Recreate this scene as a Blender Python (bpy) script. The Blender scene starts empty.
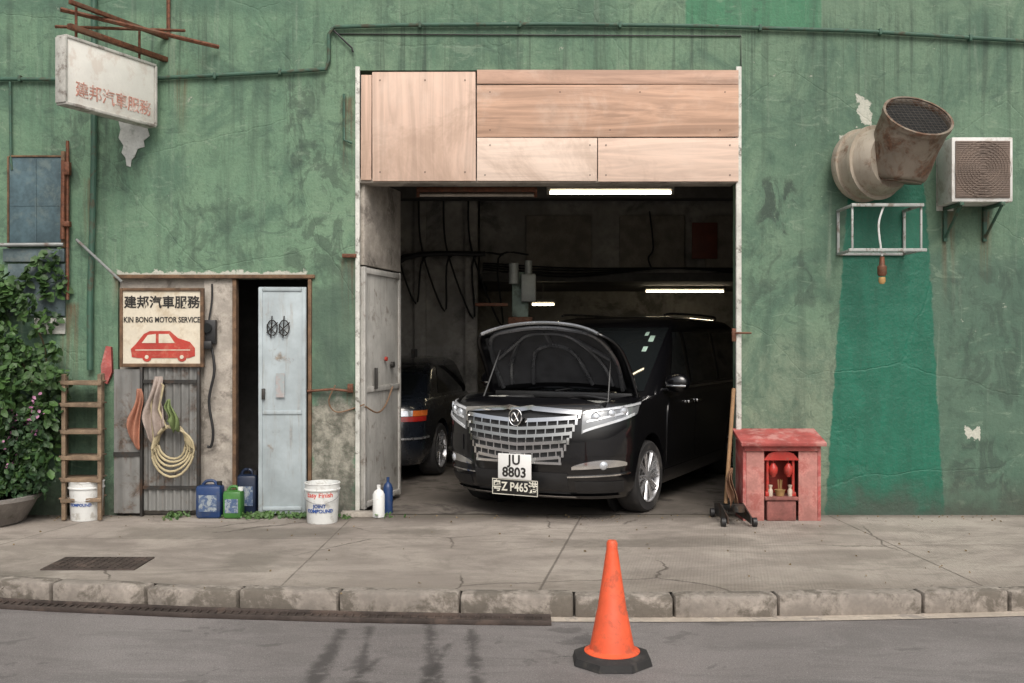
import bpy, bmesh, math, random
import numpy as np
from mathutils import Vector, Matrix, Euler
random.seed(7)
R=math.radians
scene=bpy.context.scene
COL=scene.collection

# ------------------------------------------------------------------ node helper
class G:
    def __init__(s,name):
        s.m=bpy.data.materials.new(name); s.m.use_nodes=True
        s.nt=s.m.node_tree; s.b=s.nt.nodes['Principled BSDF']
        tc=s.nt.nodes.new('ShaderNodeTexCoord'); s.co=tc.outputs['Object']
        s.sep=None
    def put(s,inp,v):
        if isinstance(v,bpy.types.NodeSocket): s.nt.links.new(v,inp)
        elif isinstance(v,(tuple,list)):
            if len(inp.default_value)==4 and len(v)==3: v=(*v,1)
            inp.default_value=v
        else:
            try: inp.default_value=v
            except Exception: inp.default_value=(v,)*len(inp.default_value)
    def set(s,k,v): s.put(s.b.inputs[k],v)
    def math(s,op,a,b=None,clamp=False):
        n=s.nt.nodes.new('ShaderNodeMath'); n.operation=op; n.use_clamp=clamp
        s.put(n.inputs[0],a)
        if b is not None: s.put(n.inputs[1],b)
        return n.outputs[0]
    def mul(s,a,b): return s.math('MULTIPLY',a,b)
    def mix(s,f,a,b,blend='MIX'):
        n=s.nt.nodes.new('ShaderNodeMix'); n.data_type='RGBA'; n.blend_type=blend
        s.put(n.inputs[0],f); s.put(n.inputs[6],a); s.put(n.inputs[7],b)
        return n.outputs[2]
    def mapv(s,scale=(1,1,1),loc=(0,0,0),rot=(0,0,0),vec=None):
        n=s.nt.nodes.new('ShaderNodeMapping'); s.put(n.inputs[0],vec or s.co)
        n.inputs['Scale'].default_value=scale; n.inputs['Location'].default_value=loc; n.inputs['Rotation'].default_value=rot
        return n.outputs[0]
    def noise(s,scale,detail=4,rough=.6,dist=0,vec=None,out='Fac'):
        n=s.nt.nodes.new('ShaderNodeTexNoise'); s.put(n.inputs['Vector'],vec or s.co)
        n.inputs['Scale'].default_value=scale; n.inputs['Detail'].default_value=detail
        n.inputs['Roughness'].default_value=rough; n.inputs['Distortion'].default_value=dist
        return n.outputs[out]
    def voro(s,scale,feature='F1',vec=None):
        n=s.nt.nodes.new('ShaderNodeTexVoronoi'); n.feature=feature; s.put(n.inputs['Vector'],vec or s.co)
        n.inputs['Scale'].default_value=scale
        return n.outputs['Distance']
    def step(s,x,a,b,ta=0,tb=1):
        n=s.nt.nodes.new('ShaderNodeMapRange'); n.interpolation_type='SMOOTHSTEP'
        if a>b: a,b,ta,tb=b,a,tb,ta
        s.put(n.inputs[0],x); n.inputs[1].default_value=a; n.inputs[2].default_value=b
        n.inputs[3].default_value=ta; n.inputs[4].default_value=tb
        return n.outputs[0]
    def xyz(s):
        if not s.sep:
            n=s.nt.nodes.new('ShaderNodeSeparateXYZ'); s.put(n.inputs[0],s.co); s.sep=n.outputs
        return s.sep
    def poly(s,pts,soft=.02,warp=.05,wscale=4,plane='xz'):
        o=s.xyz(); X=o[0]; Z=o[2] if plane=='xz' else o[1]
        area=sum(pts[i][0]*pts[(i+1)%len(pts)][1]-pts[(i+1)%len(pts)][0]*pts[i][1] for i in range(len(pts)))
        if area<0: pts=pts[::-1]
        d=None
        for i in range(len(pts)):
            p=pts[i]; q=pts[(i+1)%len(pts)]; dx,dz=q[0]-p[0],q[1]-p[1]; l=math.hypot(dx,dz)
            nx,nz=dz/l,-dx/l
            e=s.math('ADD',s.math('MULTIPLY',X,nx),s.math('MULTIPLY',Z,nz))
            e=s.math('SUBTRACT',e,nx*p[0]+nz*p[1])
            d=e if d is None else s.math('MAXIMUM',d,e)
        if warp:
            w=s.math('MULTIPLY',s.math('SUBTRACT',s.noise(wscale,6,.65),.5),warp*4)
            d=s.math('ADD',d,w)
        return s.step(d,-soft,soft,1,0)
    def rect(s,x0,z0,x1,z1,**k): return s.poly([(x0,z0),(x1,z0),(x1,z1),(x0,z1)],**k)
    def bump(s,h,strength=.3,dist=.01):
        n=s.nt.nodes.new('ShaderNodeBump'); s.put(n.inputs['Height'],h)
        n.inputs['Strength'].default_value=strength; n.inputs['Distance'].default_value=dist
        s.set('Normal',n.outputs[0])

def mul(c,k): return tuple(min(1,max(0,x*k)) for x in c[:3])
_cache={}
def simple(name,col,rough=.5,metal=0,var=.2,scale=6,bump=.15,bscale=60,dirt=None,damt=.0,dscale=5,coat=0,dth=.5,em=0):
    if name in _cache: return _cache[name]
    g=G(name)
    n=g.step(g.noise(scale,5,.6),.3,.7)
    c=g.mix(n,mul(col,1-var),mul(col,1+var*.6))
    c=g.mix(g.math('MULTIPLY',g.step(g.noise(scale*9,3,.6),.35,.7),.35),c,mul(col,1-var*1.5))
    if dirt:
        d=g.step(g.noise(dscale,7,.7,.3),dth,dth+.14)
        c=g.mix(g.math('MULTIPLY',d,damt),c,dirt)
        r=g.mix(d,(rough,)*3,(min(1,rough+.25),)*3); g.set('Roughness',r)
    else:
        g.set('Roughness',g.step(g.noise(scale*2,4,.6),.2,.8,max(.02,rough*.8),min(1,rough*1.2)))
    g.set('Base Color',c); g.set('Metallic',metal)
    if coat: g.set('Coat Weight',coat); g.set('Coat Roughness',.04)
    if bump: g.bump(g.noise(bscale,4,.6),bump,.004)
    if em:
        g.set('Emission Color',(*col,1)); g.set('Emission Strength',em)
    _cache[name]=g.m
    return g.m

# ------------------------------------------------------------------ mesh builder
def catmull(P,k=6):
    P=[Vector(p) for p in P]
    if len(P)<3: return P
    out=[]
    for i in range(len(P)-1):
        a=P[max(i-1,0)];b=P[i];c=P[i+1];d=P[min(i+2,len(P)-1)]
        for j in range(k):
            t=j/k
            out.append(.5*((2*b)+(c-a)*t+(2*a-5*b+4*c-d)*t*t+(3*b-a-3*c+d)*t**3))
    out.append(P[-1]); return out
class MB:
    def __init__(s): s.bm=bmesh.new()
    def add(s,vs,fs):
        bv=[s.bm.verts.new(v) for v in vs]
        for f in fs:
            try: s.bm.faces.new([bv[i] for i in f])
            except Exception: pass
        return s
    def box(s,c,size,bev=0,rot=(0,0,0)):
        m=Matrix.Translation(c)@Euler(rot).to_matrix().to_4x4()@Matrix.Diagonal((*size,1))
        r=bmesh.ops.create_cube(s.bm,size=1,matrix=m)
        if bev:
            e=set(x for v in r['verts'] for x in v.link_edges)
            bmesh.ops.bevel(s.bm,geom=list(e),offset=bev,segments=2,affect='EDGES',profile=.5)
        return s
    def bb(s,x0,x1,y0,y1,z0,z1,bev=0):
        return s.box(((x0+x1)/2,(y0+y1)/2,(z0+z1)/2),(abs(x1-x0),abs(y1-y0),abs(z1-z0)),bev)
    def ring(s,c,ax,r,n,ref=None):
        ax=Vector(ax).normalized(); ref=ref or (Vector((0,0,1)) if abs(ax.z)<.9 else Vector((1,0,0)))
        u=ax.cross(ref).normalized(); v=ax.cross(u)
        return [Vector(c)+r*(u*math.cos(2*math.pi*i/n)+v*math.sin(2*math.pi*i/n)) for i in range(n)]
    def loft(s,rings,cap=True,closed=True):
        n=len(rings[0]); vs=[v for r in rings for v in r]; fs=[]
        for k in range(len(rings)-1):
            for i in range(n if closed else n-1):
                j=(i+1)%n; fs.append((k*n+i,k*n+j,(k+1)*n+j,(k+1)*n+i))
        if cap: fs.append(tuple(range(n))[::-1]); fs.append(tuple((len(rings)-1)*n+i for i in range(n)))
        return s.add(vs,fs)
    def cyl(s,p0,p1,r0,r1=None,n=16,cap=True):
        p0=Vector(p0);p1=Vector(p1); r1=r0 if r1 is None else r1; ax=p1-p0
        return s.loft([s.ring(p0,ax,r0,n),s.ring(p1,ax,r1,n)],cap)
    def tube(s,P,r,n=8,smooth=0,cap=True):
        P=catmull(P,smooth) if smooth else [Vector(p) for p in P]
        rings=[];ref=None
        for i,p in enumerate(P):
            a=P[min(i+1,len(P)-1)]-P[max(i-1,0)]
            if a.length<1e-6: a=Vector((0,0,1))
            a.normalize()
            if ref is None: ref=Vector((0,0,1)) if abs(a.z)<.9 else Vector((1,0,0))
            u=a.cross(ref)
            if u.length<1e-3: u=a.orthogonal()
            u.normalize(); v=a.cross(u)
            rr=r[i] if isinstance(r,(list,tuple)) else r
            rings.append([p+rr*(u*math.cos(2*math.pi*k/n)+v*math.sin(2*math.pi*k/n)) for k in range(n)])
        return s.loft(rings,cap)
    def lathe(s,prof,o=(0,0,0),axis=(0,0,1),n=32,cap=False):
        a=Vector(axis).normalized()
        return s.loft([s.ring(Vector(o)+a*z,a,max(r,1e-4),n) for r,z in prof],cap)
    def prism(s,pts,vec):
        n=len(pts); vec=Vector(vec); a=[Vector(p) for p in pts]; b=[p+vec for p in a]
        return s.add(a+b,[tuple(range(n))[::-1],tuple(range(n,2*n))]+[(i,(i+1)%n,n+(i+1)%n,n+i) for i in range(n)])
    def grid(s,f,nu,nv):
        vs=[f(i/nu,j/nv) for i in range(nu+1) for j in range(nv+1)]
        return s.add(vs,[(i*(nv+1)+j,(i+1)*(nv+1)+j,(i+1)*(nv+1)+j+1,i*(nv+1)+j+1) for i in range(nu) for j in range(nv)])
    def patch(s,h,t0,t1,lo,hi,nt=24,nz=3,off=.006,th=.014):
        A=[];Bk=[]
        for i in range(nt+1):
            t=t0+(t1-t0)*i/nt
            a=lo(t) if callable(lo) else lo; b=hi(t) if callable(hi) else hi
            for j in range(nz+1):
                z=a+(b-a)*j/nz; x,y,nx,ny=h.pt(t,z)
                A.append((x+nx*off,y+ny*off,z)); Bk.append((x+nx*(off-th),y+ny*(off-th),z))
        N=nz+1; T=(nt+1)*N; fs=[]
        for i in range(nt):
            for j in range(nz):
                fs.append((i*N+j,(i+1)*N+j,(i+1)*N+j+1,i*N+j+1))
        for i in range(nt):
            for j in (0,nz):
                fs.append((i*N+j,(i+1)*N+j,T+(i+1)*N+j,T+i*N+j))
        for j in range(nz):
            for i in (0,nt):
                fs.append((i*N+j,i*N+j+1,T+i*N+j+1,T+i*N+j))
        return s.add(A+Bk,fs)
    def obj(s,name,mat,parent=None,world=True,smooth=True,ang=35,label=None,split=False):
        bm=s.bm
        bmesh.ops.recalc_face_normals(bm,faces=bm.faces[:])
        finish(bm,smooth,ang)
        if split:
            seen=set(); comps=[]
            for v in bm.verts:
                if v in seen: continue
                st=[v]; seen.add(v); comp=[]
                while st:
                    w=st.pop(); comp.append(w)
                    for e in w.link_edges:
                        q=e.other_vert(w)
                        if q not in seen: seen.add(q); st.append(q)
                comps.append(comp)
            outs=[]
            for comp in comps:
                nb=bmesh.new(); mp={v:nb.verts.new(v.co) for v in comp}; fsn=set(f for v in comp for f in v.link_faces)
                for f in fsn:
                    nf=nb.faces.new([mp[v] for v in f.verts])
                nb.normal_update(); finish(nb,smooth,ang)
                me=bpy.data.meshes.new(name); nb.to_mesh(me); nb.free(); me.materials.append(mat)
                o=bpy.data.objects.new(name,me); COL.objects.link(o)
                if parent: par(o,parent,world)
                outs.append(o)
            bm.free(); return outs[0]
        me=bpy.data.meshes.new(name); bm.to_mesh(me); bm.free()
        o=bpy.data.objects.new(name,me); COL.objects.link(o)
        if mat: me.materials.append(mat)
        if parent: par(o,parent,world)
        if label: o['label']=label
        return o
def finish(bm,smooth=True,ang=35):
    for f in bm.faces: f.smooth=smooth
    for e in bm.edges:
        if len(e.link_faces)==2:
            try: e.smooth=e.calc_face_angle()<R(ang)
            except Exception: e.smooth=True
def par(o,root,world=True):
    o.parent=root
    if world: o.matrix_parent_inverse=root.matrix_basis.inverted()
def tag(o,label,cat,group=None,kind=None):
    if label: o['label']=label
    if cat: o['category']=cat
    if group: o['group']=group
    if kind: o['kind']=kind
    return o
def thing(name,label,cat,loc=(0,0,0),rz=0,group=None):
    e=bpy.data.objects.new(name,None); e.location=loc; e.rotation_euler=(0,0,rz); e.empty_display_size=.2
    COL.objects.link(e); return tag(e,label,cat,group)
def text(body,size,mat,loc,rot=(math.pi/2,0,0),parent=None,world=True,ext=.0015,bold=0,align='CENTER',sx=1,name='lettering',bend=None,shear=0,space=1):
    cu=bpy.data.curves.new('t','FONT'); cu.body=body; cu.size=size; cu.extrude=ext; cu.offset=bold
    cu.align_x=align; cu.align_y='CENTER'; cu.shear=shear; cu.space_character=space; cu.resolution_u=3
    ob=bpy.data.objects.new('t',cu); COL.objects.link(ob)
    bpy.context.view_layer.update()
    me=bpy.data.meshes.new_from_object(ob.evaluated_get(bpy.context.evaluated_depsgraph_get()))
    bpy.data.objects.remove(ob)
    for v in me.vertices: v.co.x*=sx
    if bend:
        for v in me.vertices:
            a=v.co.x/bend; rr=bend+v.co.z
            v.co.x=math.sin(a)*rr; v.co.z=math.cos(a)*rr-bend
    o=bpy.data.objects.new(name,me); COL.objects.link(o); me.materials.clear(); me.materials.append(mat)
    o.location=loc; o.rotation_euler=rot
    if parent: par(o,parent,world)
    return o
# facade drawing scale: 108.4 drawing units per metre on the wall plane
D0=9.22
def wx(u,y=0): return (u-512)*(D0+y)/1000
def wz(v,y=0): return 1.6-(v-341.5)*(D0+y)/1000

# ------------------------------------------------------------------ materials
def wall_material():
    g=G('peeling_green_paint')
    n1=g.step(g.noise(.55,5,.6,.6),.3,.7)
    c=g.mix(n1,(.098,.188,.122),(.160,.258,.165))
    n2=g.step(g.noise(2.2,7,.7,.8),.35,.7)
    c=g.mix(g.mul(n2,.55),c,(.195,.285,.185))
    left=g.rect(-9,.3,-1.5,7,soft=.7,warp=.2,wscale=1)
    c=g.mix(g.mul(left,.28),c,(.135,.255,.155))
    right=g.rect(2.15,-1,9,7,soft=.6,warp=.2,wscale=1)
    c=g.mix(g.mul(right,.35),c,(.115,.175,.122))
    lowr=g.rect(3.75,.0,9,2.4,soft=.12,warp=.12,wscale=2)
    c=g.mix(g.mul(lowr,.66),c,(.058,.108,.082))
    lowm=g.rect(2.05,.0,3.1,1.6,soft=.3,warp=.16,wscale=2)
    c=g.mix(g.mul(lowm,.5),c,(.20,.225,.165))
    n3=g.step(g.noise(1.1,8,.74,1.4,vec=g.mapv((1,1,.75),(3,0,5))),.46,.62)
    c=g.mix(g.mul(n3,.66),c,(.060,.122,.085))
    n4=g.step(g.noise(5.5,8,.78,1.0,vec=g.mapv((1,1,.6),(9,0,2))),.50,.64)
    c=g.mix(g.mul(n4,.38),c,(.048,.088,.064))
    topm=g.rect(1.6,4.48,2.85,9,soft=.012,warp=.004)
    c=g.mix(g.mul(topm,.7),c,(.035,.20,.10))
    top2=g.rect(-6,4.62,-1.9,9,soft=.05,warp=.05)
    c=g.mix(g.mul(top2,.5),c,(.055,.12,.085))
    stn=g.noise(1,6,.65,.2,vec=g.mapv((7,1,.45)))
    st=g.step(stn,.50,.70)
    c=g.mix(g.mul(st,.55),c,(.05,.082,.060))
    st2=g.step(g.noise(1,6,.6,.2,vec=g.mapv((11,1,.6),(4,1,2))),.57,.76)
    c=g.mix(g.mul(st2,.5),c,(.27,.33,.25))
    sc=g.step(g.noise(1,5,.7,1.5,vec=g.mapv((3,1,9),(1,0,0),(0,R(35),0))),.57,.69)
    c=g.mix(g.mul(sc,.45),c,(.235,.315,.225))
    sc2=g.step(g.noise(1,6,.75,2.0,vec=g.mapv((2,1,4),(7,0,3),(0,R(-25),0))),.58,.64)
    c=g.mix(g.mul(sc2,.55),c,(.058,.102,.074))
    o=g.xyz()
    # water runs below the conduit and roof line
    band=g.mul(g.step(o[2],2.9,4.35),g.step(o[2],4.9,4.40))
    runs=g.step(g.noise(1,5,.7,.1,vec=g.mapv((13,1,.30),(2,0,8))),.50,.66)
    c=g.mix(g.mul(g.mul(band,runs),.6),c,(.040,.062,.047))
    for (x0,z0,x1,z1,a) in [(2.25,2.6,2.6,3.1,.8),(-4.3,3.0,-3.4,3.7,.5),(-2.1,2.2,-1.5,4.0,.55),(2.9,.2,3.1,2.0,.4),(2.2,1.9,2.8,2.5,.5),(4.0,1.0,4.7,2.3,.5),(4.05,.2,4.6,.7,.6),(-3.2,2.3,-2.3,2.9,.4)]:
        mk=g.rect(x0,z0,x1,z1,soft=.05,warp=.06,wscale=3)
        k=g.step(g.noise(1,5,.7,1.2,vec=g.mapv((5,1,3),(1,0,7),(0,R(-40),0))),.46,.58)
        c=g.mix(g.mul(g.mul(mk,k),a),c,(.035,.052,.042))
    # rust runs below fixings
    RS=None
    for (x,zt,w,l) in [(4.02,2.80,.05,1.0),(4.36,2.80,.05,.8),(3.12,2.45,.04,1.0),(3.78,2.45,.04,.9),(-1.52,3.85,.05,.9),(-1.50,2.36,.07,.8),(-1.50,1.15,.06,.5),(-4.08,1.95,.09,1.0),(-3.9,3.1,.05,.8),(3.35,2.9,.25,.5),(-3.05,4.1,.05,.7),(-3.62,2.2,.05,.4),(-1.86,2.2,.05,.6)]:
        mk=g.mul(g.rect(x-w,zt-l,x+w,zt,soft=.03,warp=0),g.step(o[2],zt-l,zt))
        RS=mk if RS is None else g.math('MAXIMUM',RS,mk)
    rn=g.step(g.noise(1,5,.7,.1,vec=g.mapv((22,1,.8),(5,0,1))),.40,.58)
    c=g.mix(g.mul(g.mul(RS,rn),.8),c,(.13,.070,.035))
    ce=g.poly([(-1.86,-.1),(-1.42,-.1),(-1.42,.95),(-1.6,1.15),(-1.86,1.0)],soft=.03,warp=.11,wscale=5)
    conc=g.mix(g.step(g.noise(9,6,.7),.35,.65),(.10,.085,.07),(.36,.33,.28))
    c=g.mix(g.mul(ce,.9),c,conc)
    ce2=g.poly([(-1.87,1.05),(-1.45,1.0),(-1.45,2.35),(-1.87,2.0)],soft=.08,warp=.09,wscale=4)
    c=g.mix(g.mul(ce2,.6),c,(.055,.082,.064))
    bp=g.poly([(2.875,-.2),(4.0,-.2),(3.83,2.7),(3.80,3.1),(3.12,3.13),(3.05,2.4)],soft=.010,warp=.022,wscale=7)
    bc=g.mix(g.step(g.noise(2.5,6,.65,.5,vec=g.mapv((3,1,.6))),.3,.7),(.002,.100,.058),(.003,.135,.080))
    bc=g.mix(g.mul(g.step(g.noise(12,5,.7),.60,.72),.3),bc,(.02,.17,.11))
    c=g.mix(bp,c,bc)
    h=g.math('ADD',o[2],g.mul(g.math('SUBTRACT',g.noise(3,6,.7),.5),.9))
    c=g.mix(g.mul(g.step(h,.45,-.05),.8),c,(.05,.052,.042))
    ch=g.step(g.noise(8,7,.75,.3),.645,.665)
    msk=g.step(g.noise(.9,3,.5,vec=g.mapv(loc=(7,2,1))),.47,.58)
    c=g.mix(g.mul(g.mul(ch,msk),g.math('SUBTRACT',1,bp)),c,(.34,.37,.30))
    for (x0,z0,x1,z1,wp) in [(3.20,3.60,3.30,3.85,.07),(-3.62,2.19,-1.9,2.24,.05),(3.02,3.1,3.18,3.5,.05),(4.2,.7,4.3,.8,.06)]:
        mk=g.rect(x0,z0,x1,z1,soft=.006,warp=wp,wscale=9)
        c=g.mix(mk,c,(.50,.50,.43))
    fine=g.noise(45,4,.7)
    c=g.mix(g.mul(g.step(fine,.35,.75),.30),c,(.06,.10,.07))
    g.set('Base Color',c)
    g.set('Roughness',g.mix(bp,(.8,)*3,(.55,)*3))
    cr=g.step(g.voro(.7,'DISTANCE_TO_EDGE',vec=g.mix(.12,g.co,g.noise(2.5,5,.6,out='Color'))),0,.006)
    hh=g.math('ADD',g.mul(g.noise(3,8,.6),1.0),g.mul(g.noise(26,5,.7),.25))
    hh=g.math('ADD',hh,g.mul(cr,.10))
    hh=g.math('SUBTRACT',hh,g.mul(g.mul(ch,msk),.12))
    g.bump(hh,.6,.04)
    return g.m
def pavement_material():
    g=G('worn_concrete_pavement')
    n=g.step(g.noise(.8,7,.65,.5),.3,.7)
    c=g.mix(n,(.27,.235,.205),(.42,.375,.325))
    c=g.mix(g.mul(g.step(g.noise(1.1,8,.74,1.2,vec=g.mapv((.7,1.5,1),(4,2,0))),.44,.62),.58),c,(.175,.15,.128))
    c=g.mix(g.mul(g.step(g.noise(4.5,8,.75,1),.50,.66),.4),c,(.16,.14,.118))
    c=g.mix(g.mul(g.step(g.noise(70,3,.7),.35,.7),.35),c,(.19,.165,.145))
    c=g.mix(g.mul(g.step(g.noise(150,2,.7),.60,.75),.5),c,(.56,.51,.45))
    ap=g.poly([(-1.9,-.40),(2.2,-.35),(2.2,.5),(-1.9,.5)],soft=.22,warp=.12,wscale=2,plane='xy')
    c=g.mix(g.mul(ap,.65),c,(.09,.075,.062))
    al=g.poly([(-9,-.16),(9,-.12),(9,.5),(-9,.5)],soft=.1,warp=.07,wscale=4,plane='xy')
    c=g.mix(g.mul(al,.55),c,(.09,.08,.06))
    kb=g.poly([(-9,-2.5),(9,-2.5),(9,-3.3),(-9,-3.3)],soft=.25,warp=.12,wscale=2,plane='xy')
    c=g.mix(g.mul(kb,.38),c,(.15,.125,.10))
    for (x0,y0,x1,y1,a) in [(-3.3,-1.1,-1.4,-.6,.5),(-2.1,-2.2,-1.7,-1.6,.45),(-1.1,-.9,-.5,-.7,.55),(.3,-1.4,1.9,-1.1,.35),(-4.6,-2.6,-3.2,-2.2,.45),(2.4,-.8,3.4,-.5,.35)]:
        mk=g.rect(x0,y0,x1,y1,soft=.1,warp=.16,wscale=2.4,plane='xy')
        c=g.mix(g.mul(mk,a),c,(.09,.08,.062))
    J=None
    for p,q,w in [((.66,.1),(.14,-3.0),.008),((-1.45,.1),(-1.52,-3.1),.005),((2.9,.1),(3.1,-3.0),.007),((-3.7,.1),(-4.4,-3.0),.006),((-9,-1.05),(.48,-1.12),.005),((.48,-1.42),(9,-1.25),.005)]:
        dx,dy=q[0]-p[0],q[1]-p[1]; l=math.hypot(dx,dy); nx,ny=-dy/l*w,dx/l*w
        mk=g.poly([(p[0]-nx,p[1]-ny),(q[0]-nx,q[1]-ny),(q[0]+nx,q[1]+ny),(p[0]+nx,p[1]+ny)],soft=.005,warp=.004,wscale=6,plane='xy')
        J=mk if J is None else g.math('MAXIMUM',J,mk)
    wv=g.mix(.16,g.co,g.noise(2.2,6,.65,out='Color'))
    cr=g.step(g.voro(.62,'DISTANCE_TO_EDGE',vec=wv),.006,.001)
    cr=g.mul(cr,g.step(g.noise(.7,3,.5,vec=g.mapv(loc=(3,9,0))),.49,.55))
    K=g.math('MAXIMUM',g.mul(J,.85),cr)
    c=g.mix(g.mul(K,.8),c,(.075,.062,.05))
    g.set('Base Color',c); g.set('Roughness',g.step(g.noise(1.3,5,.6),.35,.65,.68,.92))
    w=g.nt.nodes.new('ShaderNodeTexWave'); w.inputs['Scale'].default_value=14; w.inputs['Distortion'].default_value=.6
    g.put(w.inputs['Vector'],g.mapv(rot=(0,0,R(12))))
    rib=g.mul(w.outputs['Fac'],g.poly([(.6,-2.9),(9,-2.9),(9,-.1),(.6,-.1)],soft=.1,warp=0,plane='xy'))
    hh=g.math('ADD',g.noise(4,8,.7),g.mul(g.noise(90,3,.7),.3))
    hh=g.math('ADD',hh,g.mul(rib,.2)); hh=g.math('SUBTRACT',hh,g.mul(K,.5))
    g.bump(hh,.55,.012)
    return g.m
def road_material():
    g=G('asphalt_road')
    n=g.step(g.noise(.6,6,.6,.4),.3,.7)
    c=g.mix(n,(.175,.158,.152),(.245,.225,.218))
    c=g.mix(g.mul(g.step(g.noise(1.6,8,.75,1,vec=g.mapv((.6,1.6,1))),.44,.62),.5),c,(.115,.105,.10))
    c=g.mix(g.mul(g.step(g.noise(110,3,.8),.42,.68),.6),c,(.075,.07,.068))
    c=g.mix(g.mul(g.step(g.noise(170,2,.8),.58,.70),.7),c,(.42,.40,.39))
    brk=g.step(g.noise(6,6,.7,.6),.30,.50)
    for (x,w,y1,y0,sk) in [(-1.02,.05,-3.22,-6,.02),(-.86,.035,-3.16,-5.2,.08),(-.50,.040,-3.12,-4.6,.10),(-.25,.030,-3.2,-4.5,.07),(-.72,.035,-3.75,-5,-.25),(-.36,.018,-3.5,-4.6,-.12)]:
        mk=g.poly([(x-w*.5,y1),(x+w*.5,y1),(x+w*2.0+sk*(y1-y0),y0),(x-w*2.0+sk*(y1-y0),y0)],soft=.03,warp=.045,wscale=4,plane='xy')
        c=g.mix(g.mul(g.mul(mk,brk),.8),c,(.050,.045,.043))
    sp=g.step(g.noise(3.5,6,.6,.5),.61,.66)
    c=g.mix(g.mul(sp,.5),c,(.08,.073,.07))
    K=g.step(g.voro(.45,'DISTANCE_TO_EDGE',vec=g.mix(.2,g.co,g.noise(3,6,.65,out='Color'))),.004,.001)
    K=g.mul(K,g.step(g.noise(.5,3,.5),.5,.56))
    c=g.mix(g.mul(K,.7),c,(.05,.05,.05))
    g.set('Base Color',c); g.set('Roughness',.8)
    g.bump(g.math('ADD',g.noise(3,5,.6),g.mul(g.noise(120,3,.8),.7)),.6,.010)
    return g.m
def ply_material(name,col,ax,seed,con=1):
    g=G(name)
    sc=(.45,1,6) if ax=='x' else (6,1,.45)
    w=g.noise(1.3,7,.6,2.4,vec=g.mapv(sc,(seed,seed*2,seed*3)))
    c=g.mix(g.step(w,.35,.66),mul(col,1-.20*con),mul(col,1.07))
    w2=g.noise(7,3,.6,.3,vec=g.mapv(sc,(seed,0,0)))
    c=g.mix(g.mul(g.step(w2,.5,.8),.28*con),c,mul(col,.62))
    kn=g.step(g.voro(1.6,vec=g.mapv(loc=(seed,0,seed))),.045,.018)
    c=g.mix(g.mul(kn,.7),c,(.20,.10,.055))
    st=g.step(g.noise(1.5,7,.7,.5,vec=g.mapv(loc=(seed*5,0,1))),.48,.7)
    c=g.mix(g.mul(st,.40),c,(.70,.57,.48))
    st=g.step(g.noise(.8,7,.75,.8,vec=g.mapv(loc=(seed*3,0,4))),.52,.68)
    c=g.mix(g.mul(st,.45),c,(.34,.23,.165))
    g.set('Base Color',c); g.set('Roughness',.75); g.bump(w,.12,.003)
    return g.m
def rust_material(name,base=(.30,.29,.26),rust=(.13,.05,.025),th=.45,metal=.3,rough=.6):
    g=G(name)
    n=g.step(g.noise(5,8,.72,.5),th,th+.16)
    n2=g.step(g.noise(1.2,6,.7,.2,vec=g.mapv((14,14,1.2))),.5,.7)
    r=g.mix(g.step(g.noise(30,5,.7),.35,.65),mul(rust,.6),mul(rust,1.5))
    c=g.mix(g.step(g.noise(3,4,.6),.3,.7),mul(base,.82),mul(base,1.12))
    c=g.mix(g.mul(g.math('MAXIMUM',n,g.mul(n2,.5)),.85),c,r)
    g.set('Base Color',c); g.set('Metallic',metal); g.set('Roughness',rough)
    g.bump(g.math('ADD',g.noise(40,5,.7),n),.25,.004)
    return g.m

WALL=wall_material(); PAVE=pavement_material(); ROAD=road_material()
frame_white=simple('chipped_white_frame',(.60,.60,.55),.6,dirt=(.10,.09,.07),damt=.8,dscale=14,dth=.52)
conc_pale=simple('pale_render',(.42,.38,.33),.9,var=.3,dirt=(.12,.105,.09),damt=.8,dscale=3,bump=.4)
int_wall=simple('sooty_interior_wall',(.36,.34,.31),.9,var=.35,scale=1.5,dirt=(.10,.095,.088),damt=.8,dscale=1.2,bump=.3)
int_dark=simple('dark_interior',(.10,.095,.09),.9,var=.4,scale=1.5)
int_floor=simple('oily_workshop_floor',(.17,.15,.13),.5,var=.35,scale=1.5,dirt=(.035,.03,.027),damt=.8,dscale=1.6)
blackp=simple('black_plastic',(.016,.016,.017),.5,var=.2)
rubber=simple('tyre_rubber',(.022,.021,.021),.8,dirt=(.09,.08,.07),damt=.5)
darksteel=simple('dark_steel',(.06,.058,.055),.5,.6,dirt=(.12,.06,.03),damt=.5)
chan=simple('blackened_channel_steel',(.075,.058,.05),.7,.3,var=.4,scale=4,dirt=(.15,.11,.09),damt=.6)
green_pipe=simple('green_painted_pipe',(.045,.11,.075),.6,dirt=(.10,.05,.03),damt=.5,dscale=9)
rusty=rust_material('rusted_steel',(.16,.09,.055),(.14,.05,.025),.35)
gate_m=rust_material('grey_corrugated_iron',(.22,.22,.21),(.10,.065,.045),.5)
galv=rust_material('weathered_galvanised_duct',(.42,.37,.30),(.17,.09,.05),.53)
duct_rust=rust_material('rust_stained_duct',(.25,.21,.165),(.12,.055,.03),.44)
door_blue=rust_material('faded_blue_grey_door',(.38,.435,.455),(.21,.16,.11),.58,metal=.05)
grey_panel=rust_material('scuffed_grey_leaf',(.44,.43,.40),(.13,.10,.075),.52,metal=.05,rough=.75)
wood_old=simple('old_brown_wood',(.17,.10,.055),.8,var=.4,scale=9,dirt=(.06,.04,.03),damt=.6)
wood_rack=simple('weathered_rack_wood',(.24,.17,.11),.8,var=.35,scale=9,dirt=(.09,.07,.05),damt=.6)
shutter_m=simple('faded_blue_shutter',(.075,.125,.145),.8,var=.4,scale=3,dirt=(.15,.19,.18),damt=.6,dscale=5)
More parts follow.
